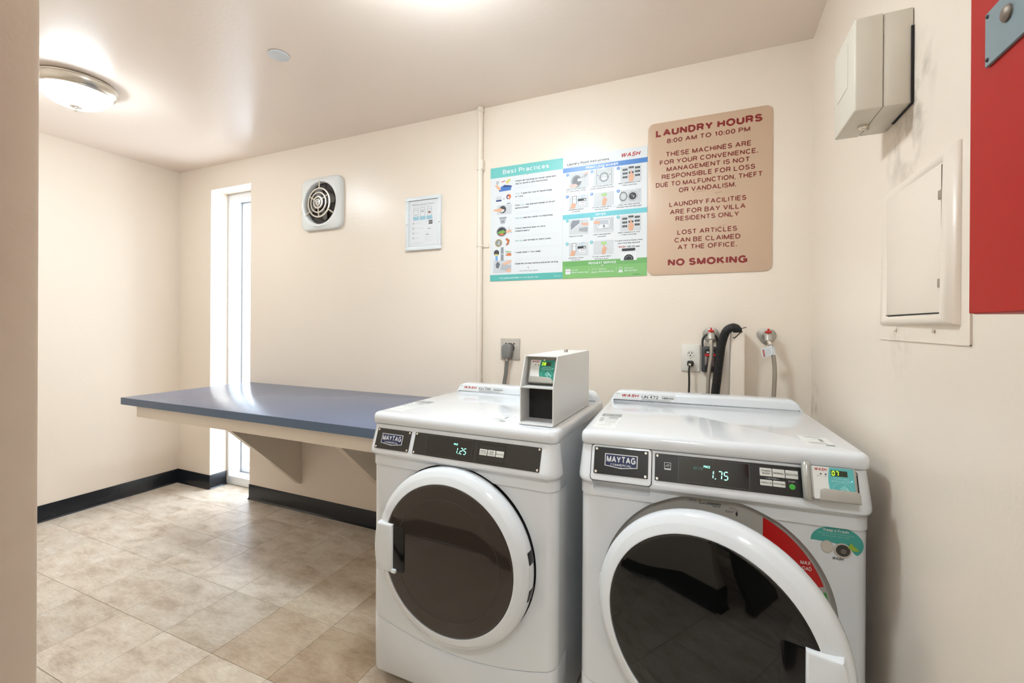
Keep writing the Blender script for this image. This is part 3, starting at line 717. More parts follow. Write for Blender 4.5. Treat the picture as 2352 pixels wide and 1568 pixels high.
        for k, nm in enumerate((('WHITES', '& COLORS'), ('PERM', 'PRESS'), ('DELICATES',))):
            a = .440 + k * .0285; b = a + .0265
            MB().box(a, b, -.0085, .0095, .0025, .0042, bev=.0008, seg=1).build('button', BTN, cp, smooth=0)
            for q, wd in enumerate(nm):
                if len(wd) < 8: pr.text(wd, (a + b) / 2, .0018 - q * .0062, .0040, INK, 7, bold=.005, align='C')
                else: pr.text(wd, a + .0015, (-.0018 if len(nm) == 1 else .0018 - q * .0062), .0038, INK, 7, x1=b - .0015, bold=.005)
    pr.done()
    # service label on the backsplash
    lab = P('machine_label', MB().prism(rrect(0, .226, 0, .0255, .001), 0, .0006), mat('label_white', (233, 233, 231), .3), (.028, .602 - .0558, .9535), (R(90), 0, 0), 0)
    pr = Print(lab, w=.0008)
    pr.text('WASH', .028, .0095, .0115, LOGR, 1, x1=.092, bold=.03, shear=.3); pr.line(.030, .0060, .088, .0045, .0008, INKL, 1)
    pr.text('IJN 472' if wash else 'IGU 095', .102, .0075, .0115, INK, 1, x1=.164, bold=.012); pr.text('Machine ID', .128, .0205, .0022, INKG, 1, x1=.146)
    for i in range(22): pr.rect(.177 + i * .002, .177 + i * .002 + random.choice((.0007, .0011, .0014)), .0085, .0150, INK, 1, 'barcode')
    pr.text('For service report the machine ID', .176, .0175, .0022, INKG, 1, x1=.221)
    pr.text('To request service visit our website or call', .102, .0038, .0022, INKG, 1, x1=.21); pr.text('Have machine ID available when you call us', .102, .0008, .0022, INKG, 1, x1=.205)
    pr.text('Laundry', .005, .0205, .0022, INKG, 1, x1=.020)
    pr.done()
    # care labels on the lid
    lb = P('lid_label', MB().prism(rrect(0, .066, 0, .205, .004), 0, .0006), MATS['label_white'], (.024, .052, .947), (0, 0, 0), 0)
    pr = Print(lb, w=.0008); pr.rect(.002, .064, .160, .203, INKG, 1); pr.text('DO NOT', .008, .184, .010, INKL, 2, x1=.045, bold=.02); pr.text('OVERLOAD', .008, .168, .010, INKL, 2, x1=.055, bold=.02)
    for i, (a, b, y) in enumerate(((.004, .02, .148), (.024, .06, .142), (.03, .058, .138), (.004, .018, .122), (.022, .06, .122), (.004, .02, .1), (.024, .06, .1), (.024, .06, .082), (.006, .018, .078), (.024, .058, .066), (.02, .022, .045), (.03, .05, .045), (.012, .05, .025))):
        pr.rect(a, b, y, y + (.009 if i in (2, 3, 5, 8) else .004), INKG if i in (2, 3, 5, 8, 4) else INKL, 1)
    pr.done()
    lb = P('lid_label', MB().prism(rrect(0, .066, 0, .10, .002), 0, .0006), MATS['label_white'], (.566 if wash else .43, .045, .947), (0, 0, 0), 0)
    pr = Print(lb, w=.0008)
    for a, b, y, h, m in ((.016, .05, .088, .004, INKG), (.028, .046, .07, .003, INKL), (.042, .05, .045, .028, INKG), (.012, .05, .03, .003, INKG), (.012, .05, .02, .003, INKL), (.044, .064, .004, .012, INKG)): pr.rect(a, b, y, y + h, m, 1)
    pr.done()
    return t, P, d

dry, DP, ddoor = machine('dryer', (-1.085, -.92, 0), R(-.7), -.002, 'white front-load dryer with closed brown-tinted door beside the blue counter')
wsh, WP, wdoor = machine('washer', (-.33, -.918, 0), R(3.5), .009, 'white front-load washer with its black glass door ajar in the corner')

# washer: prints on the grey door surround, the round sticker and the card reader
def washer_extras(dz=.009):
    sg = WP('load_gauge', MB().lathe([(.2685, .0), (.2015, .0)], 96), mat('surround_grey', (176, 171, 164), .4), (MW / 2, .0117, HCZ), (R(90), 0, 0), 0)
    pr = Print(sg, w=.0004)
    RD = mat('gauge_red', (190, 12, 14), .35); GN = mat('gauge_green', (38, 142, 52), .35); WT = mat('gauge_white', (226, 222, 214), .4)
    def sector(a0, a1, r0, r1, m, cut=None, n=24):
        out = [(r1 * math.cos(R(a0 + (a1 - a0) * i / n)), r1 * math.sin(R(a0 + (a1 - a0) * i / n))) for i in range(n + 1)]
        inn = [(r0 * math.cos(R(a1 + (a0 - a1) * i / n)), r0 * math.sin(R(a1 + (a0 - a1) * i / n))) for i in range(n + 1)]
        if cut is not None: inn = [(max(x, cut), y) for x, y in inn]
        pr.poly(out + inn, m, 1, 'gauge_band')
    sector(19.5, 63.2, .205, .268, RD, cut=.1208); sector(-24, 16.5, .205, .268, GN)
    pr.text('MAX', .203, .1365, .0095, WT, 3, x1=.2245, bold=.02); pr.text('LOAD', .201, .1225, .0095, WT, 3, x1=.2268, bold=.02)
    pr.text('MAXIMA', .234, .0575, .006, WT, 3, x1=.2605, bold=.01); pr.disc(.225, .068, .006, WT, 3, 'gauge_band')
    pr.text('MAYTAG', -.052, .2575, .0042, INK, 1, x1=-.035, bold=.02); pr.line(-.052, .255, -.036, .255, .0007, INKG, 1)
    pr.text('Mod.', -.029, .2585, .0026, INK, 1); pr.text('MHN33PDCWW0', -.029, .2525, .0028, INK, 1, x1=-.010, bold=.01)
    for i in range(20): pr.rect(-.008 + i * .0016, -.008 + i * .0016 + random.choice((.0006, .0009, .0011)), .2525, .2585, INK, 1, 'barcode')
    pr.text('SERIAL NUMBER', .004, .2485, .0026, INK, 1, x1=.022)
    for x, y in ((.044, .252), (.049, .251), (.0545, .250)): pr.text('120', x, y, .0018, INK, 1); pr.text('60', x, y - .003, .0018, INK, 1)
    pr.ring(.061, .2455, .0018, .0026, INK, 1); pr.rect(.0588, .0632, .2325, .2425, INK, 1)
    pr.text('Household laundry appliance', .034, .242, .0018, INK, 1, x1=.056); pr.text('Listed and certified', .034, .239, .0018, INK, 1, x1=.054)
    pr.done()
    # half-round teal sticker on the front panel
    st = WP('freshness_sticker', MB().prism([(-.001, .0)] + [(.052 + .0535 * math.cos(R(a)), -.0 + .0385 * math.sin(R(a))) for a in range(-40, 181, 10)][::-1][0:0] + [(.052 + .0535 * math.cos(R(a)), .0385 * math.sin(R(a))) for a in range(180, -45, -10)] + [(.088, -.022), (.075, -.006), (.04, -.001)], 0, .0005), TEAL, (.566, -.0004, .7295), (R(90), 0, 0), 0)
    pr = Print(st, w=.0007)
    pr.text('Keep it Fresh', .025, .0245, .0072, WT, 1, x1=.0755, bold=.01)
    pr.text('Keep your laundry room fresh by', .014, .0185, .0032, mat('sticker_pale', (150, 205, 196), .4), 1, x1=.086); pr.text('leaving washer doors open', .022, .013, .0032, MATS['sticker_pale'], 1, x1=.078)
    GR = mat('sticker_chrome', (196, 186, 176), .35); DK = mat('sticker_dark', (58, 52, 48), .35); CR = mat('sticker_cream', (205, 196, 184), .4); LF = mat('sticker_leaf', (150, 180, 60), .4)
    pr.disc(.0325, -.0125, .0125, GR, 2, 'sticker_art', ry=.0155); pr.disc(.0318, -.0115, .0105, CR, 3, 'sticker_art', ry=.0132)
    pr.disc(.0635, -.0175, .0185, GR, 2, 'sticker_art', ry=.0180); pr.disc(.0645, -.0168, .0145, DK, 3, 'sticker_art', ry=.0140); pr.disc(.0655, -.0185, .006, mat('sticker_mid', (110, 100, 94), .3), 4, 'sticker_art')
    pr.poly([(.074, -.0085), (.080, .0045), (.0845, -.001), (.098, -.0125), (.085, -.0145)], LF, 5, 'sticker_art')
    pr.text('WASH', .044, -.041, .0068, INK, 2, x1=.0665, bold=.02, shear=.3); pr.done()
    # card reader hung on the fascia
    c = on_fascia(0, .868)
    bk = WP('reader_plate', MB().prism(rrect(.545, .657, -.036, .036, .004), .0, .004), BLACK, c, (TILT, 0, 0), 0)
    rd = WP('card_reader', MB().prism(rrect(.556, .6455, -.036, .040, .006), .004, .036, bev=.004, seg=3), SILV, c, (TILT, 0, 0), 35)
    screws(rd, [(.6515, .030), (.6515, -.030)], .0042)
    g = MB(); g.tube([(.5505, -.038, .018), (.5505, -.034, .02), (.5505, .040, .02), (.5505, .042, .018)], [.009, .0115, .0115, .010], 16); g.build('reader_grip', SILV, rd)
    tr = MB().prism([(.5685, -.037), (.6475, -.037), (.6475, -.014), (.641, -.0105), (.578, -.0095), (.571, -.013)], .036, .043, bev=.003, seg=3); tr.build('card_tray', mat('reader_tray', (168, 162, 152), .4), rd)
    reader_face(rd, .5585, .6395, -.034, .0385, .0362, '07')
def reader_face(rd, x0, x1, y0, y1, w, digits):
    W, Hh = x1 - x0, y1 - y0; X = lambda f: x0 + f * W; Y = lambda f: y0 + f * Hh
    pr = Print(rd, w=w)
    pr.rect(x0, x1, y0, y1, mat('reader_sticker', (226, 224, 219), .3), 0, 'sticker')
    pts = [(X(.43), Y(1))] + [(X(.42 - .05 * math.sin(math.pi * i / 8)), Y(1 - i * .125 * .82)) for i in range(9)] + [(X(.50), Y(.10)), (X(.58), Y(.0)), (X(1), Y(0)), (X(1), Y(1))]
    pr.poly(pts, TEAL2 if digits == '07' else mat('reader_teal', (24, 138, 118), .3), 1, 'sticker')
    pr.text('WASH', X(.06), Y(.87), .095 * Hh, LOGR, 2, x1=X(.36), bold=.03, shear=.3)
    for fx in (.20, .32): pr.disc(X(fx), Y(.775), .022 * W, INK, 2, 'print')
    pr.text('Payment', X(.1), Y(.70), .025 * Hh, INKG, 2); pr.text('Card', X(.29), Y(.70), .025 * Hh, INKG, 2)
    pr.rect(X(.45), X(.85), Y(.74), Y(.92), LEDBG, 2, 'led_window')
    for i, ch in enumerate(digits + '88'):
        pr.seg7(ch, X(.475 + i * .093), Y(.765), .055 * W, .13 * Hh, .020 * W, LEDG if i < 2 else mat('led_off', (40, 44, 36), .4), 3)
    pr.text('TO PAY HOLD', X(.5), Y(.64), .055 * Hh, mat('reader_ink', (170, 220, 215), .4), 2, x1=X(.88)); pr.text('WASH CARD HERE', X(.45), Y(.565), .055 * Hh, MATS['reader_ink'], 2, x1=X(.93))
    pr.disc(X(.94), Y(.63), .014 * W, mat('led_blue', (150, 220, 255), .4, emit=1.0), 3, 'led')
    for k in range(4): pr.ring(X(.60), Y(.35), (.055 + .04 * k) * W, (.072 + .04 * k) * W, MATS['reader_ink'], 2, 'print', 10, -38, 38)
    pr.ring(X(.70), Y(.35), .225 * W, .232 * W, MATS['reader_ink'], 2, 'print', 28, k=.8)
    pr.poly([(X(.76), Y(.42)), (X(.80), Y(.42)), (X(.9), Y(.28)), (X(.87), Y(.24))], MATS['reader_ink'], 2, 'print')
    pr.done()
washer_extras()

# ================================================================== PAYMENT BOX ON THE DRYER
def payment_box():
    rz = R(-.7); ca, sa = math.cos(rz), math.sin(rz)
    a, b = .550, .028
    t = empty('payment_box', (-1.085 + a * ca - b * sa, -.92 + a * sa + b * ca, .945), (0, 0, rz), 'white metal payment box with open lower bay standing on the dryer lid', 'payment box')
    m = mat('white_powder_coat', (224, 223, 221), .3)
    Wd, D, h0, h1, yb = .110, .435, .118, .212, .014
    side = [(yb, .006), (D, .006), (D, h1), (yb + .040, h1), (yb, h0)]
    mx = lambda x: Matrix(((0, 0, 1, x), (1, 0, 0, 0), (0, 1, 0, 0), (0, 0, 0, 1)))
    for x in (0, Wd - .003):
        MB().prism(side, 0, .003).xf(mx(x)).build('side_panel', m, t, smooth=0)
    MB().box(.003, Wd - .003, yb + .040, D, h1 - .003, h1).build('top_panel', m, t, smooth=0)
    MB().box(.003, Wd - .003, D - .003, D, .006, h1 - .003).build('rear_panel', m, t, smooth=0)
    MB().box(.0, Wd, 0.006, D, .002, .006).build('base_plate', m, t, smooth=0)
    MB().box(.003, Wd - .003, yb, .075, h0 - .004, h0).build('shelf', m, t, smooth=0)
    MB().box(.003, Wd - .003, yb, .10, .006, .009).build('bay_floor', m, t, smooth=0)
    MB().box(.003, Wd - .003, .085, .088, .009, h0 - .004).build('bay_back', DARKIN, t, smooth=0)
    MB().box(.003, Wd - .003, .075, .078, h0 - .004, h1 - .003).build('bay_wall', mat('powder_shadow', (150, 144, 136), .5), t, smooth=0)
    MB().lathe([(0, .004), (.003, .004), (.0045, .002), (.0045, 0)], 14).build('lock', CHROME, t, (.06, .0748, h1 - .014), (R(90), 0, 0))
    MB().lathe([(0, .010), (.006, .010), (.007, .008), (.007, 0)], 16).build('knob', STEEL, t, (.062, .29, h1))
    # reader leaning with the slanted opening
    rd = MB().prism(rrect(.0095, .1035, .0, .078, .006), 0, .020, bev=.003, seg=3).build('card_reader', SILV, t, (0, .070, h0 + .003), (R(90) - math.atan(.040 / .094) + R(4), 0, 0))
    tr = MB().prism([(.0145, .001), (.1025, .001), (.095, .005), (.091, .014), (.082, .0185), (.0145, .0205)], .020, .0245, bev=.002); tr.build('card_tray', mat('reader_tray', (168, 162, 152), .4), rd)
    reader_face(rd, .0145, .0945, .004, .0735, .0202, '08')
payment_box()

# ================================================================== BACK WALL THINGS (local x right, y up, z out of the wall)
BW = (R(90), 0, 0); RW = (R(90), 0, R(-90))
def poster_left():
    t = empty('instruction_poster', (-1.081, -.0006, 1.489), BW, 'teal-topped white poster of laundry best practices next to the pipe', 'poster', 'laundry posters')
    Wd, Hh = .408, .611
    MB().box(0, Wd, 0, Hh, 0, .0012).build('sheet', PAPERW, t, smooth=0)
    p = Print(t, w=.0016); TL = mat('poster_teal', (116, 196, 192), .35); TLD = mat('poster_teal_dark', (92, 180, 172), .35)
    V = lambda f: Hh * (1 - f)
    p.rect(0, Wd, V(.092), Hh, TL, 0, 'header_band'); p.rect(0, Wd, 0, V(.945), TLD, 0, 'footer_band')
    WT = PAPERW
    p.text('Best Practices', .073, V(.065), .023, WT, 1, x1=.333, bold=.02)
    rows = [('Check all clothing for loose items and', 'tag for laundry care instructions'), ('ONLY 1 quarter cup of liquid soap', 'or 1 pod'), ('Pods MUST be placed inside of drum', 'before clothes'), ('DO NOT add any water to machines',), ('Check machine door or lid is', 'closed properly'), ('DO NOT use foreign or bent coins',), ('1 wash load = 1 dry load',), ('Clean lint screen before and after drying',)]
    wid = [.37, .35, .365, .355, .315, .345, .288, .384]
    fy = [.150, .262, .372, .486, .577, .686, .792, .886]
    fr = [.150, .262, .372, .486, .577, .686, .792, .886]
    LG = mat('poster_light', (170, 200, 198), .4)
    for (r, w, f) in zip(rows, wid, [.146, .257, .357, .468, .556, .663, .765, .862]):
        y = V(f)
        if r[0].startswith(('ONLY', 'DO NOT', 'Pods')):
            k = {'O': ('ONLY', .147, .176), 'D': ('DO NOT', .147, .188), 'P': ('', 0, 0)}[r[0][0]]
            if k[0]:
                p.text(k[0], k[1], y, .0082, LG, 1, x1=k[2], bold=.01); p.text(r[0][len(k[0]) + 1:], k[2] + .004, y, .0082, INK, 1, x1=w, bold=.03)
            else:
                p.text('Pods', .147, y, .0082, INK, 1, x1=.172, bold=.01); p.text('MUST', .176, y, .0082, LG, 1, x1=.205, bold=.01); p.text('be placed inside of drum', .209, y, .0082, INK, 1, x1=w, bold=.03)
        else: p.text(r[0], .147, y, .0082, INK, 1, x1=w, bold=.03)
        if len(r) > 1: p.text(r[1], .147, y - .0145, .0082, INK, 1, x1=.147 + min(len(r[1]) * .0054, .2), bold=.03)
    for f in (.2, .31, .42, .52, .62, .72, .82): p.line(.147, V(f), .385, V(f), .0005, INKL, 1)
    p.text('Scan QR to See Videos', .172, V(.925), .007, INKG, 1, x1=.278, shear=.3)
    p.text('Visit', .056, V(.982), .0088, WT, 1, x1=.078); p.text('wash.com/help', .082, V(.982), .0088, WT, 1, x1=.168, bold=.02); p.text('for more laundry tips', .172, V(.982), .0088, WT, 1, x1=.278)
    p.text('washlaundry.com', .365, V(.977), .003, WT, 1, x1=.4)
    p.disc(.217, V(.094), .004, STEEL, 2, 'pin'); p.disc(.222, V(.892), .004, STEEL, 2, 'pin')
    p.done()
    SK = pm((226, 178, 150)); BL = pm((70, 120, 190)); DK = pm((70, 70, 76)); GY = pm((176, 180, 186)); LG2 = pm((202, 205, 208)); YL = pm((214, 202, 110)); GR = pm((120, 170, 80)); OR = pm((214, 120, 70)); BR = pm((150, 90, 62)); NV = pm((50, 70, 130)); RD = pm((190, 80, 80)); GD = pm((176, 150, 110))
    def pic(k, fn):
        e = MB().box(0, .0002, 0, .0002, 0, .0002).build('illustration', PAPERW, t, (.02, V([.215, .30, .41, .50, .60, .695, .80, .90][k]), .0014), smooth=0)
        q = Print(e, w=.0003); fn(q); q.done()
    W = .105
    def f0(q): q.poly([(.03, 0), (.1, .002), (.105, .026), (.05, .03), (.035, .018)], BL, 0); q.poly([(.055, .022), (.105, .018), (.105, .026), (.06, .034)], NV, 1); q.poly([(.006, .034), (.02, .04), (.045, .012), (.03, .006)], SK, 2); q.poly([(.07, .05), (.09, .062), (.1, .06), (.08, .035)], YL, 2); q.ring(.022, .05, .006, .008, DK, 2); q.line(.045, .05, .066, .055, .004, RD, 2)
    def f1(q): q.rect(.012, .046, 0, .026, LG2, 0); q.rect(.014, .046, .0, .008, NV, 1); q.disc(.088, .020, .014, OR, 0); q.ring(.086, .018, .006, .011, NV, 1, a0=60, a1=250); q.disc(.086, .017, .005, PAPERW, 2); q.rect(.054, .064, .010, .012, DK, 0)
    def f2(q): q.rect(.02, .105, -.004, .046, LG2, 0); q.disc(.052, .022, .0225, GY, 1); q.disc(.054, .022, .019, DK, 2); q.poly([(.0, .018), (.0, .026), (.04, .030), (.066, .020), (.046, .008)], SK, 3); q.poly([(.05, .006), (.066, .016), (.056, .022), (.045, .014)], PAPERW, 4); q.rect(.078, .098, .050, .053, DK, 1)
    def f3(q): q.poly([(.042, 0), (.066, 0), (.074, .036), (.034, .036)], GY, 0); q.rect(.032, .076, .030, .036, pm((150, 158, 166)), 1); q.rect(.047, .062, .01, .013, DK, 1)
    def f4(q): q.disc(.048, .020, .032, GY, 0, ry=.028); q.disc(.048, .020, .027, DK, 1, ry=.023); q.poly([(.022, .012), (.048, .008), (.072, .014), (.06, .028), (.03, .022)], GR, 2); q.poly([(.03, .004), (.05, -.001), (.066, .006), (.048, .012)], OR, 3); q.poly([(.07, .022), (.105, .028), (.105, .016), (.078, .01)], SK, 4); q.line(.088, .042, .105, .006, .003, GY, 3)
    def f5(q): q.disc(.030, .018, .021, GD, 0); q.disc(.030, .018, .0165, pm((140, 140, 130)), 1); q.poly([(.022, .01), (.038, .006), (.04, .028), (.03, .03)], GY, 2); q.poly([(.072, .0), (.09, .008), (.095, .03), (.08, .042), (.07, .036), (.082, .022)], BR, 0); q.poly([(.078, .038), (.088, .034), (.09, .014), (.084, .01)], OR, 1)
    def f6(q): q.disc(.018, .030, .016, DK, 0); q.poly([(.006, .024), (.028, .022), (.024, .014), (.012, .014)], YL, 1); q.poly([(.012, .014), (.024, .014), (.026, -.012), (.012, -.012)], pm((120, 170, 220)), 1); q.rect(.044, .06, -.014, .058, pm((140, 146, 152)), 0); q.rect(.046, .058, .02, .024, PAPERW, 1); q.rect(.07, .105, .010, .034, LG2, 0); q.poly([(.072, .012), (.105, .010), (.105, .022), (.085, .026)], OR, 1); q.line(.07, .036, .105, .03, .003, GR, 2)
    def f7(q): q.rect(.0, .105, -.018, .05, LG2, 0); q.poly([(.04, .0), (.1, -.012), (.105, .02), (.05, .03)], GY, 1); q.poly([(.016, .01), (.03, .006), (.04, .03), (.025, .045), (.014, .03)], pm((110, 114, 120)), 1); q.poly([(.05, .03), (.105, .05), (.105, .036), (.07, .022)], SK, 2); q.poly([(.07, -.01), (.1, -.016), (.105, .0), (.09, .004)], SK, 2)
    for k, fn in enumerate((f0, f1, f2, f3, f4, f5, f6, f7)): pic(k, fn)
poster_left()
def poster_right():
    t = empty('instruction_poster', (-.6725, -.0006, 1.488), BW, 'white washer and dryer instruction poster with green foot beside the tan sign', 'poster', 'laundry posters')
    Wd, Hh = .4115, .611
    MB().box(0, Wd, 0, Hh, 0, .0012).build('sheet', PAPERW, t, smooth=0)
    p = Print(t, w=.0016); V = lambda f: Hh * (1 - f)
    BLU = mat('poster_blue', (66, 124, 196), .35); AQ = mat('poster_aqua', (110, 194, 204), .35); GRN = mat('poster_green', (128, 184, 112), .35); GRND = mat('poster_green_dark', (112, 172, 100), .35)
    p.rect(0, Wd, V(.127), V(.089), BLU, 0, 'header_band'); p.rect(0, Wd, V(.512), V(.474), AQ, 0, 'header_band'); p.rect(0, Wd, 0, V(.90), GRN, 0, 'footer_band'); p.rect(0, Wd, V(.90), V(.858), GRND, 0, 'footer_band')
    p.text('WASH', .292, V(.066), .021, LOGR, 1, x1=.381, bold=.035, shear=.3); p.ring(.335, V(.15), .0475, .0485, INKL, 1, a0=60, a1=110)
    p.text('Laundry Room Instructions', .022, V(.070), .0120, INK, 1, x1=.232, bold=.022)
    p.text('These are guidelines; for full instructions consult the manual or machine labels', .022, V(.083), .0026, INKG, 1, x1=.25)
    p.text('FRONT LOAD WASHER', .118, V(.117), .0112, PAPERW, 1, x1=.275, bold=.03); p.text('DRYER', .168, V(.503), .0112, PAPERW, 1, x1=.217, bold=.03); p.text('REQUEST SERVICE', .134, V(.891), .0115, PAPERW, 1, x1=.268, bold=.03)
    p.rect(.016, .042, V(.965), V(.922), PAPERW, 1, 'footer_mark', r=.003); p.text('WASH', .0185, V(.943), .004, LOGR, 2, x1=.0395, bold=.02)
    p.text('Use the', .046, V(.937), .0075, PAPERW, 1); p.text('WASH-Connect App', .046, V(.957), .0075, PAPERW, 1, x1=.130, bold=.02)
    p.text('Online at', .182, V(.938), .0075, PAPERW, 1); p.text('wash.com/service', .182, V(.958), .0075, PAPERW, 1, x1=.258, bold=.02)
    p.text('Call us at', .308, V(.939), .0075, PAPERW, 1); p.text('800-342-5932', .308, V(.959), .0075, PAPERW, 1, x1=.366, bold=.02)
    for x in (.136, .270): p.line(x, V(.965), x, V(.925), .0008, PAPERW, 1)
    p.box(.152, .172, V(.952), V(.928), .0012, PAPERW, 1); p.line(.146, V(.96), .178, V(.96), .0018, PAPERW, 1); p.ring(.29, V(.937), .006, .008, PAPERW, 1); p.poly([(.283, V(.948)), (.297, V(.948)), (.302, V(.965)), (.278, V(.965))], PAPERW, 1)
    p.text('07-0001 10/2019', .348, V(.986), .003, INK, 1, x1=.378)
    p.text('To submit a service request, simply', .262, V(.722), .0062, INK, 1, x1=.392, bold=.015); p.text('report the 6-digit machine ID', .275, V(.742), .0062, INK, 1, x1=.380, bold=.015)
    p.text('WASH', .282, V(.774), .0095, LOGR, 1, x1=.314, bold=.03, shear=.3); p.text('ABC 123', .321, V(.774), .0085, INK, 1, x1=.357, bold=.012); p.line(.2725, V(.762), .28, V(.762), .0012, LOGR, 1)
    for i in range(8): p.rect(.361 + i * .0022, .3622 + i * .0022, V(.774), V(.764), INK, 1, 'barcode')
    caps = [('Add 1/4 cup of detergent', 'or 1 pod inside cylinder', .066, .268), ('Load clothes loosely and', 'evenly below MAX fill level', .195, .268), ('Select temperature / and', '/ fabric settings', .325, .268), ('Use payment method', 'on machine', .066, .437), ('To start, press fabric', 'setting or start', .195, .437), ('After use, clean machine', 'and keep fresh with door open', .325, .437),
            ('Clean lint screen', '', .066, .655), ('Load 1 wash load and', 'close door', .195, .655), ('Select temperature / and', '/ fabric settings', .325, .655), ('Use payment method', 'on machine', .066, .832), ('To start, press fabric', 'setting or start', .195, .832)]
    for a, b, u, f in caps:
        u += .003
        p.text(a, u - min(len(a) * .0021, .055), V(f + .004), .0056, INK, 1, bold=.02, x1=u + min(len(a) * .0021, .055))
        if b: p.text(b, u - min(len(b) * .0021, .058), V(f + .021), .0056, INK, 1, bold=.02, x1=u + min(len(b) * .0021, .058))
    p.disc(.205, V(.128), .0045, STEEL, 2, 'pin'); p.disc(.202, V(.902), .0045, STEEL, 2, 'pin')
    p.done()
    SK = pm((222, 168, 138)); DK = pm((66, 66, 70)); GY = pm((150, 152, 156)); LG = pm((204, 206, 208)); PK = pm((232, 190, 180)); GRb = pm((156, 202, 110)); LB = pm((170, 190, 210)); BK = pm((40, 40, 42)); MG = pm((186, 190, 198))
    def wash1(q): q.rect(0, .098, 0, .078, LG, 0); q.disc(.036, .034, .027, GY, 1, ry=.031); q.disc(.038, .034, .021, pm((118, 118, 124)), 2, ry=.025); q.poly([(0, .008), (.0, .018), (.03, .022), (.046, .012), (.03, .004)], PK, 3); q.rect(.042, .066, .032, .046, PAPERW, 3); q.box(.042, .066, .032, .046, .001, GY, 4); q.poly([(.07, .07), (.098, .074), (.098, .066), (.08, .062)], PK, 3); q.line(.06, .048, .088, .064, .0012, DK, 4); q.line(.075, .048, .09, .062, .0012, DK, 4)
    def wash2(q): q.rect(0, .098, 0, .078, LG, 0); q.line(.014, 0, .014, .078, .001, DK, 1); q.line(.086, 0, .086, .078, .001, DK, 1); q.ring(.05, .036, .021, .023, DK, 1); q.ring(.05, .036, .0165, .0185, DK, 1); q.poly([(.034, .034), (.05, .04), (.066, .034), (.06, .024), (.04, .024)], PAPERW, 2); q.line(.034, .036, .066, .036, .001, DK, 3); q.box(.07, .086, .066, .076, .0008, GY, 2); q.rect(.018, .021, .044, .05, DK, 2); q.rect(.078, .081, .044, .05, DK, 2)
    def sel(q):
        q.rect(0, .098, 0, .074, LG, 0)
        for x, y in ((.01, .058), (.039, .066), (.068, .062), (.01, .04), (.039, .042), (.068, .044), (.01, .022), (.039, .024), (.068, .026)): q.rect(x, x + .023, y - .003, y + .006, BK, 1); q.rect(x + .004, x + .018, y + .0008, y + .002, GY, 2)
        q.poly([(.042, .0), (.058, .0), (.064, .022), (.062, .034), (.054, .04), (.052, .054), (.047, .054), (.046, .038), (.038, .030), (.038, .018)], SK, 3)
    def pay(q): q.rect(0, .098, 0, .064, LG, 0); q.rect(.016, .036, .022, .062, PAPERW, 1, r=.004); q.box(.016, .036, .022, .062, .0018, DK, 2); q.line(.016, .048, .036, .048, .001, DK, 2); q.poly([(.004, .0), (.028, .0), (.034, .02), (.02, .03), (.012, .022)], SK, 3); q.rect(.044, .086, .034, .046, BK, 1); q.rect(.048, .086, .006, .034, PAPERW, 2); q.box(.048, .086, .006, .034, .0008, GY, 3); q.text('WASH', .06, .024, .005, LOGR, 3, x1=.082, bold=.02); q.rect(.052, .08, .012, .014, GY, 3); q.rect(.074, .084, .037, .042, PAPERW, 2); q.ring(.072, .056, .006, .010, LB, 1, a0=20, a1=300)
    def start(q): q.rect(0, .098, 0, .066, LG, 0); q.rect(.038, .064, .048, .06, GRb, 1); q.text('START', .042, .0525, .004, PAPERW, 2, x1=.06, bold=.01); q.poly([(.042, .0), (.058, .0), (.060, .012), (.066, .024), (.064, .034), (.056, .036), (.053, .048), (.049, .048), (.048, .034), (.042, .026)], SK, 3)
    def opn(q): q.rect(0, .098, 0, .064, LG, 0); q.disc(.058, .032, .024, GY, 1); q.disc(.058, .032, .021, PAPERW, 2); q.disc(.058, .032, .018, BK, 3); q.disc(.055, .037, .002, PAPERW, 4); q.disc(.062, .030, .003, PAPERW, 4); q.ring(.014, .034, .015, .018, DK, 2, k=1.25); q.ring(.014, .034, .011, .0125, GY, 2, k=1.3); q.box(.076, .092, .05, .06, .0008, GY, 2); q.line(.088, 0, .088, .064, .0008, GY, 1)
    def lint(q): q.rect(0, .098, 0, .07, LG, 0); q.poly([(.01, .02), (.05, .05), (.054, .07), (.016, .07), (.008, .05)], pm((136, 140, 148)), 1); q.line(.01, .02, .05, .05, .004, PAPERW, 2); q.poly([(.05, .04), (.098, .044), (.096, .006), (.048, .014)], LG, 2); q.poly([(.052, .030), (.096, .032), (.094, .008), (.05, .014)], pm((158, 160, 164)), 3); q.poly([(.06, .054), (.098, .052), (.098, .040), (.07, .042)], SK, 4); q.line(.066, .055, .066, .07, .001, DK, 3)
    def drum(q): q.rect(0, .098, 0, .07, LG, 0); q.rect(.012, .082, .016, .066, GY, 1, r=.012); q.rect(.014, .080, .018, .064, PAPERW, 2, r=.011); q.rect(.02, .074, .024, .06, MG, 3, r=.009); q.disc(.04, .03, .016, PAPERW, 4, ry=.010); q.disc(.06, .030, .014, PAPERW, 4, ry=.010); q.ring(.06, .03, .0135, .0145, GY, 5, k=.7); q.poly([(.0, .054), (.002, .044), (.026, .042), (.034, .048), (.024, .058)], SK, 6); q.line(.09, .01, .09, .07, .001, DK, 2)
    items = [(wash1, .034, .262), (wash2, .158, .260), (sel, .287, .262), (pay, .034, .428), (start, .158, .428), (opn, .287, .428), (lint, .034, .640), (drum, .158, .640), (sel, .287, .645), (pay, .034, .815), (start, .158, .815)]
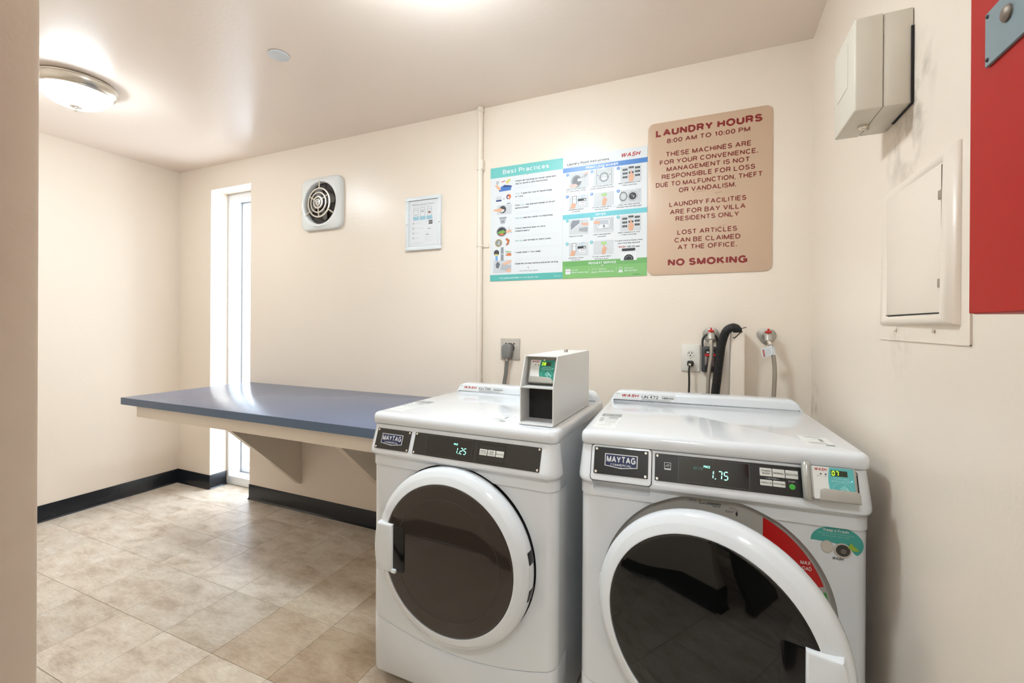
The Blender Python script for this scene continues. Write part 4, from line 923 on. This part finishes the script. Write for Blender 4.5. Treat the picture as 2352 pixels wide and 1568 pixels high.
    for i, (fn, u, f) in enumerate(items):
        e = MB().box(0, .0002, 0, .0002, 0, .0002).build('illustration', PAPERW, t, (u, V(f), .0014), smooth=0); q = Print(e, w=.0003); fn(q)
        m = BLU if i < 6 else AQ; n = str(i + 1 if i < 6 else i - 5)
        q.disc(-.010, .070 if i % 6 < 3 else .062, .0075, m, 6, 'number_dot'); q.text(n, -.010, (.070 if i % 6 < 3 else .062) - .0035, .007, PAPERW, 7, align='C', bold=.02); q.done()
    e = MB().box(0, .0002, 0, .0002, 0, .0002).build('illustration', PAPERW, t, (.284, V(.872), .0014), smooth=0); q = Print(e, w=.0004)
    q.rect(.006, .082, -.001, .040, pm((226, 228, 228)), 3); q.rect(.012, .074, .044, .056, BK, 3); q.poly([(.022, 0)] + [(.044 + .023 * math.cos(R(a)), .004 + .023 * math.sin(R(a))) for a in range(180, -1, -12)] + [(.066, 0)], BK, 4); q.ring(.044, .004, .014, .016, GY, 5, a0=0, a1=180); q.line(.05, .058, .058, .068, .0008, GY, 3); q.done()
poster_right()
def tan_sign():
    t = empty('rules_sign', (-.2585, -.0008, 1.489), BW, 'tan rounded sign with red-brown LAUNDRY HOURS rules on the back wall', 'sign')
    MB().prism(rrect(0, .508, 0, .704, .028, 6), 0, .004, bev=.001).build('board', TAN, t, smooth=30)
    p = Print(t, w=.0042)
    L = [('LAUNDRY HOURS', .035, .469, .639, .033), ('8:00 AM TO 10:00 PM', .083, .423, .604, .021), ('THESE MACHINES ARE', .081, .426, .542, .0225), ('FOR YOUR CONVENIENCE.', .053, .453, .507, .0215), ('MANAGEMENT IS NOT', .083, .421, .474, .0215), ('RESPONSIBLE FOR LOSS', .062, .443, .440, .022), ('DUE TO MALFUNCTION, THEFT', .036, .469, .405, .022), ('OR VANDALISM.', .136, .370, .372, .022), ('LAUNDRY FACILITIES', .096, .410, .310, .022), ('ARE FOR BAY VILLA', .099, .407, .275, .022), ('RESIDENTS ONLY', .123, .382, .243, .0215), ('LOST ARTICLES', .131, .375, .180, .022), ('CAN BE CLAIMED', .119, .388, .145, .022), ('AT THE OFFICE.', .133, .375, .112, .022), ('NO SMOKING', .091, .416, .039, .033)]
    for b, x0, x1, y, c in L:
        big = c > .03; p.text(b, x0, y, c, MAROON if big else BROWNI, 1, x1=x1, bold=.052 if big else .026)
    SM = mat('sign_scuff', (176, 140, 116), .5)
    for x, y, w in ((.20, .366, .05), (.285, .352, .03), (.31, .262, .035), (.30, .205, .03), (.27, .193, .04)): p.line(x, y, x + w, y + .004, .0022, SM, 2, 'scuff')
    p.done()
tan_sign()
def framed_notice():
    t = empty('framed_notice', (-1.633, -.0008, 1.685), BW, 'small white-framed laundry app notice between the fan and the pipe', 'picture frame')
    Wd, Hh, f = .243, .311, .021
    fr = MB()
    for b in ((0, Wd, 0, f), (0, Wd, Hh - f, Hh), (0, f, f, Hh - f), (Wd - f, Wd, f, Hh - f)): fr.box(*b, 0, .016, bev=.002)
    fr.build('frame', mat('frame_white', (226, 230, 232), .3), t)
    MB().box(f - .001, Wd - f + .001, f - .001, Hh - f + .001, .001, .008).build('notice_sheet', mat('notice_paper', (228, 230, 233), .2), t, smooth=0)
    for x, y in ((.010, .152), (.2335, .152)): MB().lathe([(0, .003), (.003, .003), (.004, 0)], 12).build('screw', STEEL, t, (x, y, .016))
    p = Print(t, w=.0083); BLc = pm((158, 198, 214)); LN = pm((140, 146, 150)); LL = pm((196, 200, 203))
    p.text('Making Laundry Easier!', .045, .262, .0095, LN, 1, x1=.196); p.text('Pay with your phone', .088, .254, .003, LL, 1, x1=.16)
    for i, x in enumerate((.055, .101, .148)):
        p.box(x, x + .030, .195, .247, .0014, LN, 1); p.rect(x, x + .030, .232, .236, LL, 1); p.rect(x - .005, x + .035, .176, .197, BLc, 2); p.rect(x + .007, x + .023, (.205, .222, .21)[i], (.208, .227, .222)[i], LN if i != 2 else pm((150, 110, 100)), 2)
    for i, y in enumerate((.158, .129, .101, .072)): p.ring(.052, y, .0035, .0058, LN, 1); p.rect(.063, .063 + (.04, .06, .03, .027)[i], y - .001, y + .001, LL, 1)
    for y in (.160, .148): p.rect(.158, .185, y, y + .009, pm((80, 80, 82)), 1, r=.002)
    for a, b, y, h in ((.138, .152, .162, .002), (.15, .174, .120, .003), (.13, .162, .103, .0015), (.135, .146, .087, .003), (.147, .158, .086, .006), (.162, .17, .088, .002), (.13, .186, .074, .0012), (.13, .182, .066, .0012), (.13, .17, .058, .0012), (.13, .19, .05, .0012), (.046, .12, .044, .0012), (.046, .1, .036, .0012), (.17, .19, .032, .0012)): p.rect(a, b, y, y + h, LL if h < .0025 else LN, 1)
    p.done()
framed_notice()
def exhaust_fan():
    t = empty('exhaust_fan', (-2.293, -.0008, 2.033), BW, 'square white wall exhaust fan with round spiral grille', 'fan')
    s, hr = .170, .135
    # plate: rounded square outline lofted to the round opening
    n = 64; mb = MB(); vs = []; fs = []
    def sq(a, h):
        c, q = math.cos(a), math.sin(a); k = (abs(c) ** 9 + abs(q) ** 9) ** (-1 / 9); return (h * k * c, h * k * q)
    rows = [(lambda a: sq(a, s), 0), (lambda a: sq(a, s), .020), (lambda a: sq(a, s - .003), .0255), (lambda a: sq(a, s - .010), .029), (lambda a: tuple(.5 * x + .5 * y for x, y in zip(sq(a, s - .02), ((hr + .018) * math.cos(a), (hr + .018) * math.sin(a)))), .036),
            (lambda a: ((hr + .016) * math.cos(a), (hr + .016) * math.sin(a)), .040), (lambda a: ((hr + .004) * math.cos(a), (hr + .004) * math.sin(a)), .038), (lambda a: (hr * math.cos(a), hr * math.sin(a)), .033), (lambda a: (hr * math.cos(a), hr * math.sin(a)), .002)]
    for f, w in rows:
        for i in range(n): vs.append((*f(2 * math.pi * (i + .5) / n), w))
    for k in range(len(rows) - 1):
        for i in range(n): fs.append((k * n + i, k * n + (i + 1) % n, (k + 1) * n + (i + 1) % n, (k + 1) * n + i))
    mb.add(vs, fs).build('cover_plate', mat('fan_white', (232, 234, 232), .22), t, smooth=50)
    MB().lathe([(hr, .003), (0, .003)], 48).build('fan_well', mat('fan_dark', (46, 36, 28), .6), t)
    GRL = mat('fan_grille', (224, 214, 198), .3, metal=.2)
    for r0, r1, w in ((.087, .096, .042), (.060, .068, .046), (.031, .041, .049)):
        MB().lathe([(r0, w - .003), (r1, w - .004), (r1, w + .002), (r0, w + .003), (r0, w - .003)], 48).build('grille_ring', GRL, t)
    MB().lathe([(0, .056), (.006, .056), (.008, .052), (.016, .050), (.018, .052), (.022, .052), (.024, .046), (0, .04)], 32).build('grille_hub', STEEL, t)
    def bar(a, r0, w0, r1, w1):
        c, q = math.cos(R(a)), math.sin(R(a)); MB().tube([(r0 * c, r0 * q, w0), (r1 * c, r1 * q, w1)], .0042, 8).build('grille_spoke', GRL, t)
    for a in (90, 212, 328): bar(a, .091, .041, .143, .038)
    for a in (30, 150, 270): bar(a, .022, .049, .091, .042)
    FB = mat('fan_blade', (120, 118, 118), .3, metal=.7)
    for a in (20, 110, 200, 290):
        b = MB().prism([(.03, -.012), (.09, -.03), (.112, -.012), (.112, .02), (.085, .03), (.03, .012)], .010, .012); b.build('fan_blade', FB, t, (0, 0, .006), (R(18), 0, R(a)))
exhaust_fan()
def conduit():
    t = empty('conduit_pipe', (-1.137, -.018, .0), (0, 0, 0), 'beige painted vertical conduit pipe running up the back wall', 'pipe')
    MB().tube([(0, 0, .003), (0, 0, H - .001)], .0155, 20).build('pipe', TRIMW, t)
    MB().lathe([(.0155, -.012), (.0195, -.010), (.0195, .004), (.016, .006)], 20).build('collar', TRIMW, t, (0, 0, 2.42))
    for z, x in ((2.10, 1), (1.684, 1)):
        c = MB(); c.lathe([(.0158, -.008), (.0185, -.007), (.0185, .007), (.0158, .008)], 20)
        c.box(.014, .048 if z < 2 else .022, .012, .0172, -.010, .010, bev=.001)
        c.build('strap', TRIMW, t, (0, 0, z))
    MB().box(.008, .021, -.014, .0172, -.028, .024, bev=.002).build('coupling', TRIMW, t, (0, 0, 2.125))
conduit()
def dryer_outlet():
    t = empty('range_outlet', (-.958, -.0008, 1.126), BW, 'square steel outlet plate holding the grey dryer plug', 'outlet')
    MB().box(-.055, .055, -.056, .056, 0, .006, bev=.002).build('plate', mat('galvanised', (190, 182, 172), .42, metal=.25, noise=.15, nscale=25), t)
    MB().lathe([(.026, .006), (.026, .010), (.022, .012), (0, .012)], 32).build('receptacle', mat('receptacle_dark', (60, 56, 52), .5), t, (0, .006, 0))
    for x, y in ((-.024, .028), (.023, .028)): MB().lathe([(0, .008), (.0035, .008), (.0045, .006)], 12).build('screw', DARKIN, t, (x, y, 0))
    c = empty('power_cord', (-.958, -.014, 1.126), (0, 0, 0), 'thick grey dryer cord plugged into the steel outlet plate', 'cord')
    g = MB(); g.prism([(-.026, -.012), (-.020, -.046), (.020, -.046), (.028, -.012), (.026, .016), (.012, .027), (-.012, .027), (-.026, .014)], 0, .036, bev=.006, seg=3)
    g.build('plug', mat('plug_grey', (126, 123, 120), .45), c, (-.006, 0, 0), BW)
    g = MB().box(-.007, .007, -.026, -.012, -.064, -.042, bev=.002); g.build('strain_relief', mat('clamp_steel', (190, 182, 170), .35, metal=.6), c, (-.006, 0, 0))
    pts = smooth_path([(-.006, -.018, -.05), (-.008, -.02, -.09), (-.010, -.024, -.13), (-.017, -.03, -.19), (-.02, -.05, -.3), (-.02, -.07, -.45)], 6)
    for dx in (-.007, 0, .007):
        MB().tube([(p.x + dx, p.y, p.z) for p in pts], .0040, 10).build('cable', CORDG, c)
dryer_outlet()
def washer_outlet():
    t = empty('wall_outlet', (-.068, -.0008, 1.110), BW, 'white duplex wall outlet behind the washer', 'outlet')
    MB().prism(rrect(-.0395, .0395, -.0605, .0605, .003), 0, .006, bev=.002).build('plate', mat('outlet_white', (228, 222, 212), .3), t)
    for y in (.0185, -.0245):
        o = MB().prism([(.0165 * math.cos(R(a)) if abs(math.cos(R(a))) < .9 else math.copysign(.0155, math.cos(R(a))), .0145 * math.sin(R(a))) for a in range(0, 360, 15)], .006, .0072).build('receptacle', MATS['outlet_white'], t, (0, y, 0))
        q = Print(o, w=.0074); q.ring(0, 0, .0152, .0158, INKG, 0, k=.93)
        if y > 0:
            q.rect(-.0075, -.0045, -.0005, .0085, BLACK, 1, 'slot'); q.rect(.0045, .0075, -.0005, .0085, BLACK, 1, 'slot'); q.disc(0, -.0075, .003, BLACK, 1, 'slot')
        q.done()
    MB().lathe([(0, .0075), (.002, .0075), (.0028, .006)], 10).build('screw', CHROME, t, (0, -.002, 0))
    c = empty('power_cord', (-.068, -.008, 1.0855), (0, 0, 0), 'thin dark washer cord plugged into the white wall outlet', 'cord')
    MB().prism(rrect(-.013, .013, -.012, .012, .006), 0, .022, bev=.004, seg=3).build('plug', CORDB, c, (0, 0, 0), BW)
    MB().box(-.007, .003, -.030, -.022, -.012, .001, bev=.002).build('plug_clip', mat('clip_white', (214, 206, 192), .4), c)
    pts = smooth_path([(-.002, -.020, .0), (-.003, -.028, -.01), (-.005, -.03, -.03), (-.004, -.03, -.08), (-.005, -.034, -.15), (-.006, -.05, -.3), (-.006, -.06, -.4)], 6)
    MB().tube(pts, .0042, 10).build('cable', CORDB, c)
washer_outlet()
def valve(x, z, label, rough_edge, name='water_valve'):
    t = empty(name, (x, -.0008, z), BW, label, 'valve', 'washer supply valves')
    n = 40; mb = MB(); out = []
    for i in range(n):
        a = 2 * math.pi * i / n; r = .034 + rough_edge * (.006 * max(0, math.cos(a - 2.7)) ** 6 + .002 * math.sin(3 * a)); out.append((r * math.cos(a), r * math.sin(a)))
    mb.prism(out, 0, .004, bev=.0015); mb.build('escutcheon', mat('dull_zinc', (168, 164, 156), .35, metal=.7, noise=.15, nscale=60), t)
    MB().lathe([(.018, .004), (.016, .016), (.011, .018), (.011, .052), (.0, .052)], 24).build('valve_body', mat('valve_brass_grey', (150, 140, 124), .35, metal=.7), t)
    MB().tube([(0, .004, .046), (0, -.006, .052), (0, -.020, .058)], [.014, .0155, .0145], 18).build('coupling_nut', mat('nut_grey', (186, 180, 170), .4, metal=.3), t)
    h = MB().box(-.012, .012, .014, .024, .036, .056, bev=.003); h.box(-.004, .004, .024, .033, .042, .050, bev=.002); h.box(-.0035, .0035, .006, .015, .040, .048)
    h.build('red_handle', mat('valve_red', (196, 42, 34), .4), t)
    return t
valve(.016, 1.214, 'zinc supply valve with red handle behind the black drain hose', .3)
valve(.233, 1.212, 'zinc supply valve with red handle nearest the right wall', 1.0)
def hoses():
    c = empty('supply_hose', (.017, -.056, 1.195), (0, 0, 0), 'braided steel water hose left of the black drain hose', 'hose', 'braided supply hoses')
    pts = smooth_path([(0, 0, 0), (.001, -.006, -.04), (-.001, -.008, -.08), (-.010, -.010, -.15), (-.013, -.012, -.25), (-.014, -.02, -.4)], 8)
    MB().tube(pts, .0078, 14).build('braid', BRAID, c); MB().lathe([(.0082, -.012), (.0098, -.012), (.0098, .004), (.0082, .004)], 16).build('crimp', CHROME, c, (0, 0, -.004))
    c = empty('supply_hose', (.233, -.056, 1.193), (0, 0, 0), 'braided steel water hose with a paper tag at the right', 'hose', 'braided supply hoses')
    pts = smooth_path([(0, 0, 0), (.010, -.006, -.03), (.018, -.008, -.07), (.022, -.008, -.13), (.018, -.010, -.24), (.012, -.02, -.4)], 8)
    MB().tube(pts, .0080, 14).build('braid', BRAID, c); MB().tube([(-.001, 0, .006), (.005, -.003, -.014)], .0096, 16).build('crimp', CHROME, c)
    tg = MB().prism([(-.040, -.012), (.0, .005), (.004, -.034), (-.034, -.052)], 0, .0008).build('paper_tag', PAPERW, c, (.010, -.018, -.020), BW, smooth=0)
    MB().tube([(.0115, -.0075, -.022), (.019, -.0085, -.056)], .0092, 16).build('tag_wrap', PAPERW, c)
    p = Print(tg, w=.001); p.poly([(-.035, -.016), (-.028, -.013), (-.023, -.043), (-.030, -.046)], pm((190, 120, 110)), 0)
    for k in range(4): p.line(-.024 + k * .005, -.014 + k * .002, -.019 + k * .005, -.042 + k * .002, .001, INKG, 0)
    p.done()
    c = empty('drain_hose', (.10, -.075, 1.25), (0, 0, 0), 'black corrugated drain hose arching into the beige standpipe', 'hose')
    path = smooth_path([(-.070, .0, -.48), (-.068, .0, -.31), (-.060, 0, -.22), (-.051, 0, -.13), (-.042, 0, -.065), (-.026, .0, -.018), (-.004, .003, -.002), (.013, .018, -.006), (.020, .034, -.024), (.020, .041, -.05)], 14)
    rs = resample(path, .0012); rad = [(.0180, .0180, .0168, .0168)[i % 4] for i in range(len(rs))]
    MB().tube(rs, rad, 18).build('corrugated_tube', RUBBER, c)
    MB().tube([(.020, .004, -.016), (.026, -.006, -.012), (.034, -.016, -.004), (.048, -.020, -.0005)], .0016, 8).build('cable_tie', BLACK, c)
    MB().tube([(.028, -.010, -.022), (.014, -.02, -.036), (.004, -.022, -.046), (-.001, -.022, -.042)], .0022, 8).build('cable_tie', BLACK, c)
    s = empty('standpipe', (.119, -.034, .003), (0, 0, 0), 'square beige painted standpipe below the drain hose end', 'pipe')
    b = MB(); pts = rrect(-.029, .029, -.031, .031, .007, 4); k = len(pts); pin = rrect(-.025, .025, -.027, .027, .006, 4)
    vs = [(x - .003 * (1 - 0), y, 0) for x, y in pts] + [(x, y, 1.224) for x, y in pts] + [(x, y, 1.224) for x, y in pin] + [(x, y, 1.05) for x, y in pin]
    fs = []
    for r in range(3): fs += [(r * k + i, r * k + (i + 1) % k, (r + 1) * k + (i + 1) % k, (r + 1) * k + i) for i in range(k)]
    b.add(vs, fs).build('pipe_casing', TRIMW, s, smooth=40)
    c = empty('hanging_pack', (.008, -.010, 1.108), BW, 'black and red packet hanging from the left supply valve', 'packet')
    MB().prism(rrect(-.031, .031, -.058, .056, .010), 0, .016, bev=.004, seg=3).build('shell', mat('pack_grey', (66, 66, 68), .35), c)
    MB().prism(rrect(-.017, .028, -.052, .044, .004), .016, .018).build('insert', BLACK, c)
    p = Print(c, w=.0183); p.rect(-.017, .028, .014, .024, mat('pack_red', (206, 40, 32), .4), 0); p.rect(-.010, .000, .028, .034, PAPERW, 0); p.rect(.010, .020, .028, .033, PAPERW, 0); p.poly([(-.017, .012), (-.008, .012), (-.010, -.018), (-.016, -.03)], pm((150, 140, 134)), 0); p.rect(-.006, .02, -.03, .010, pm((110, 84, 78)), 0); p.done()
    MB().tube(smooth_path([(-.026, .05, .008), (-.026, .085, .008), (-.016, .104, .008), (.004, .110, .008), (.024, .104, .008), (.033, .085, .008), (.033, .05, .008)], 5), .0045, 8).build('strap', mat('strap_dark', (48, 46, 44), .5), c)
hoses()

# ================================================================== RIGHT WALL THINGS (local x towards the viewer, y up, z out of the wall)
def wall_box():
    t = empty('wall_box', (XR - .0008, -.818, 1.724), RW, 'beige-grey metal box high on the right wall', 'junction box')
    Wd, Hh = .165, .200
    MB().box(0, Wd, 0, Hh, 0, .050, bev=.003).build('back_box', BOXG, t)
    MB().box(-.001, Wd + .001, -.001, Hh + .001, .0506, .101, bev=.004, seg=3).build('cover', BOXG, t)
    MB().box(.03, .115, .075, .175, .101, .1022, bev=.0006, seg=1).build('cover_plate', BOXG, t)
    k = MB(); k.lathe([(.010, 0), (.010, .006), (.008, .008), (.004, .008), (.003, .004), (0, .004)], 20); k.build('latch_ring', CHROME, t, (.075, -.001, .062), (R(90), 0, 0))
    MB().box(.068, .076, -.014, -.001, .050, .056, bev=.001).build('latch_tab', BOXG, t)
    dirt = mat('soot', (96, 84, 70), .9)
    g = MB().box(Wd + .0002, Wd + .0024, .0, Hh * .8, .0, .0045); g.box(.06, Wd, -.0026, -.0004, 0, .0045); g.build('dark_gap', DARKIN, t, smooth=0)
wall_box()
def access_panel():
    t = empty('access_panel', (XR - .0008, -.858, 1.28), RW, 'painted-over square access panel with moulded frame on right wall', 'access panel')
    Wd, Hh = .270, .272
    PM = mat('panel_paint', (240, 226, 210), .36, bump=.25, bscale=90)
    MB().box(0, Wd - .002, .002, Hh, 0, .006, bev=.001).build('door', PM, t)
    fr = MB()
    prof = [(0, 0), (0, .005), (.004, .009), (.012, .014), (.024, .0165), (.036, .0145), (.046, .007), (.050, -.0007)]
    o = [(0, 0), (Wd, 0), (Wd, Hh), (0, Hh)]; dirs = [(-1, -1), (1, -1), (1, 1), (-1, 1)]
    k = len(prof); vs = []
    for (x, y), (dx, dy) in zip(o, dirs):
        for d, w in prof: vs.append((x + dx * d, y + dy * d * .42, w * (1 if (dx > 0 and dy < 0) else .75 if dx > 0 else .5 if dy < 0 else .2)))
    fs = []
    for i in range(4):
        j = (i + 1) % 4
        for q in range(k - 1): fs.append((i * k + q, i * k + q + 1, j * k + q + 1, j * k + q))
    fr.add(vs, fs).build('frame', PM, t, smooth=60)
    sl = MB().box(Wd - .0030, Wd - .0008, .0, Hh - .004, .0, .0066); sl.box(0, Wd - .001, .0002, .0022, 0, .0066); sl.build('gap_line', DARKIN, t, smooth=0)
    for y in (.055, .215): MB().box(Wd - .012, Wd + .002, y - .008, y + .008, .005, .0085, bev=.001).build('hinge', mat('old_hinge', (170, 158, 140), .45, metal=.4), t)
    MB().box(-.06, Wd + .085, -.055, -.0535, 0, .0022).build('patch_edge', PM, t, smooth=0); MB().box(Wd + .0835, Wd + .085, -.055, .0, 0, .0022).build('patch_edge', PM, t, smooth=0)
    for x in (.04, .225): MB().lathe([(0, .004), (.003, .0035), (.004, 0)], 10).build('paint_drip', PM, t, (x, -.032, .001))
access_panel()
def red_cabinet():
    t = empty('red_cabinet', (XR - .0008, -1.452, 1.271), RW, 'red steel cabinet with blue-grey hasp plate at the right edge', 'cabinet')
    MB().box(0, .46, 0, .70, 0, .099, bev=.003).build('cabinet_body', RED, t)
    MB().box(.001, .459, .001, .699, .099, .1008, bev=.0007, seg=1).build('cabinet_door', RED, t)
    MB().box(.040, .20, .278, .338, .1008, .1045, bev=.0006, seg=1).build('hasp_plate', BLUEGREY, t)
    MB().lathe([(.0085, 0), (.0085, .002), (.006, .004), (0, .0046)], 24).build('bolt_head', mat('bolt_brown', (120, 106, 94), .45, metal=.5), t, (.082, .314, .1045))
    for x, y in ((.0455, .333), (.0455, .2845)): MB().lathe([(0, .0016), (.0018, .0016), (.0024, 0)], 12).build('screw', mat('bolt_dark', (62, 64, 66), .4, metal=.6), t, (x, y, .1045))
red_cabinet()

# ================================================================== CEILING THINGS
def lamp_builder():
    t = empty('ceiling_lamp', (-2.86, -1.02, H), (R(180), 0, 0), 'round flush ceiling lamp with frosted bowl and satin nickel rim', 'lamp', 'flush ceiling lamps')
    MB().lathe([(0, .001), (.138, .001), (.152, .003), (.155, .008), (.153, .012), (.158, .016), (.159, .024), (.155, .034), (.147, .044), (.141, .048), (.143, .052), (.138, .056), (.133, .052), (.133, .02), (0, .02)], 64).build('rim', NICK, t)
    em = mat('lit_frosted_glass', (230, 246, 255), .3, emit=LAMP_POWER)
    MB().lathe([(.1335, .052), (.128, .068), (.114, .086), (.092, .101), (.066, .112), (.038, .118), (0, .120)], 64).build('bowl', em, t, smooth=60)
    MB().lathe([(.022, .115), (.024, .120), (.017, .124), (.009, .127), (.006, .132), (.009, .136), (.007, .142), (0, .144)], 24).build('finial', NICK, t)
    return t
l1 = lamp_builder()
l2 = l1.copy(); COL.objects.link(l2); l2.location = (-.80, -1.04, H); l2['label'] = 'flush ceiling lamp with frosted bowl above the laundry machines'
l3 = l1.copy(); COL.objects.link(l3); l3.location = (.0, -2.80, H); l3['label'] = 'added unseen fill lamp with frosted bowl in the passage behind the doorway'  # unseen lamp added behind the camera to brighten the machine fronts
for ch in list(l1.children):
    for l in (l2, l3):
        c = ch.copy(); COL.objects.link(c); c.parent = l
        if l is l2 and c.name.startswith('bowl'):
            c.data = c.data.copy(); c.data.materials[0] = mat('lit_frosted_glass_bright', (230, 246, 255), .3, emit=LAMP_POWER * 1.75)
        if l is l3 and c.name.startswith('bowl'):
            c.data = c.data.copy(); c.data.materials[0] = mat('added_fill_lamp_glass', (230, 246, 255), .3, emit=LAMP_POWER * 1.5)
dc = MB().lathe([(0, .006), (.040, .006), (.043, .0045), (.0435, .002), (.036, .0005)], 48).build('cover_disc', mat('disc_white', (214, 219, 224), .35), None, (-1.735, -.785, H - .0003), (R(180), 0, 0))
tag(dc, 'small white round cover plate on the ceiling', 'cover plate')
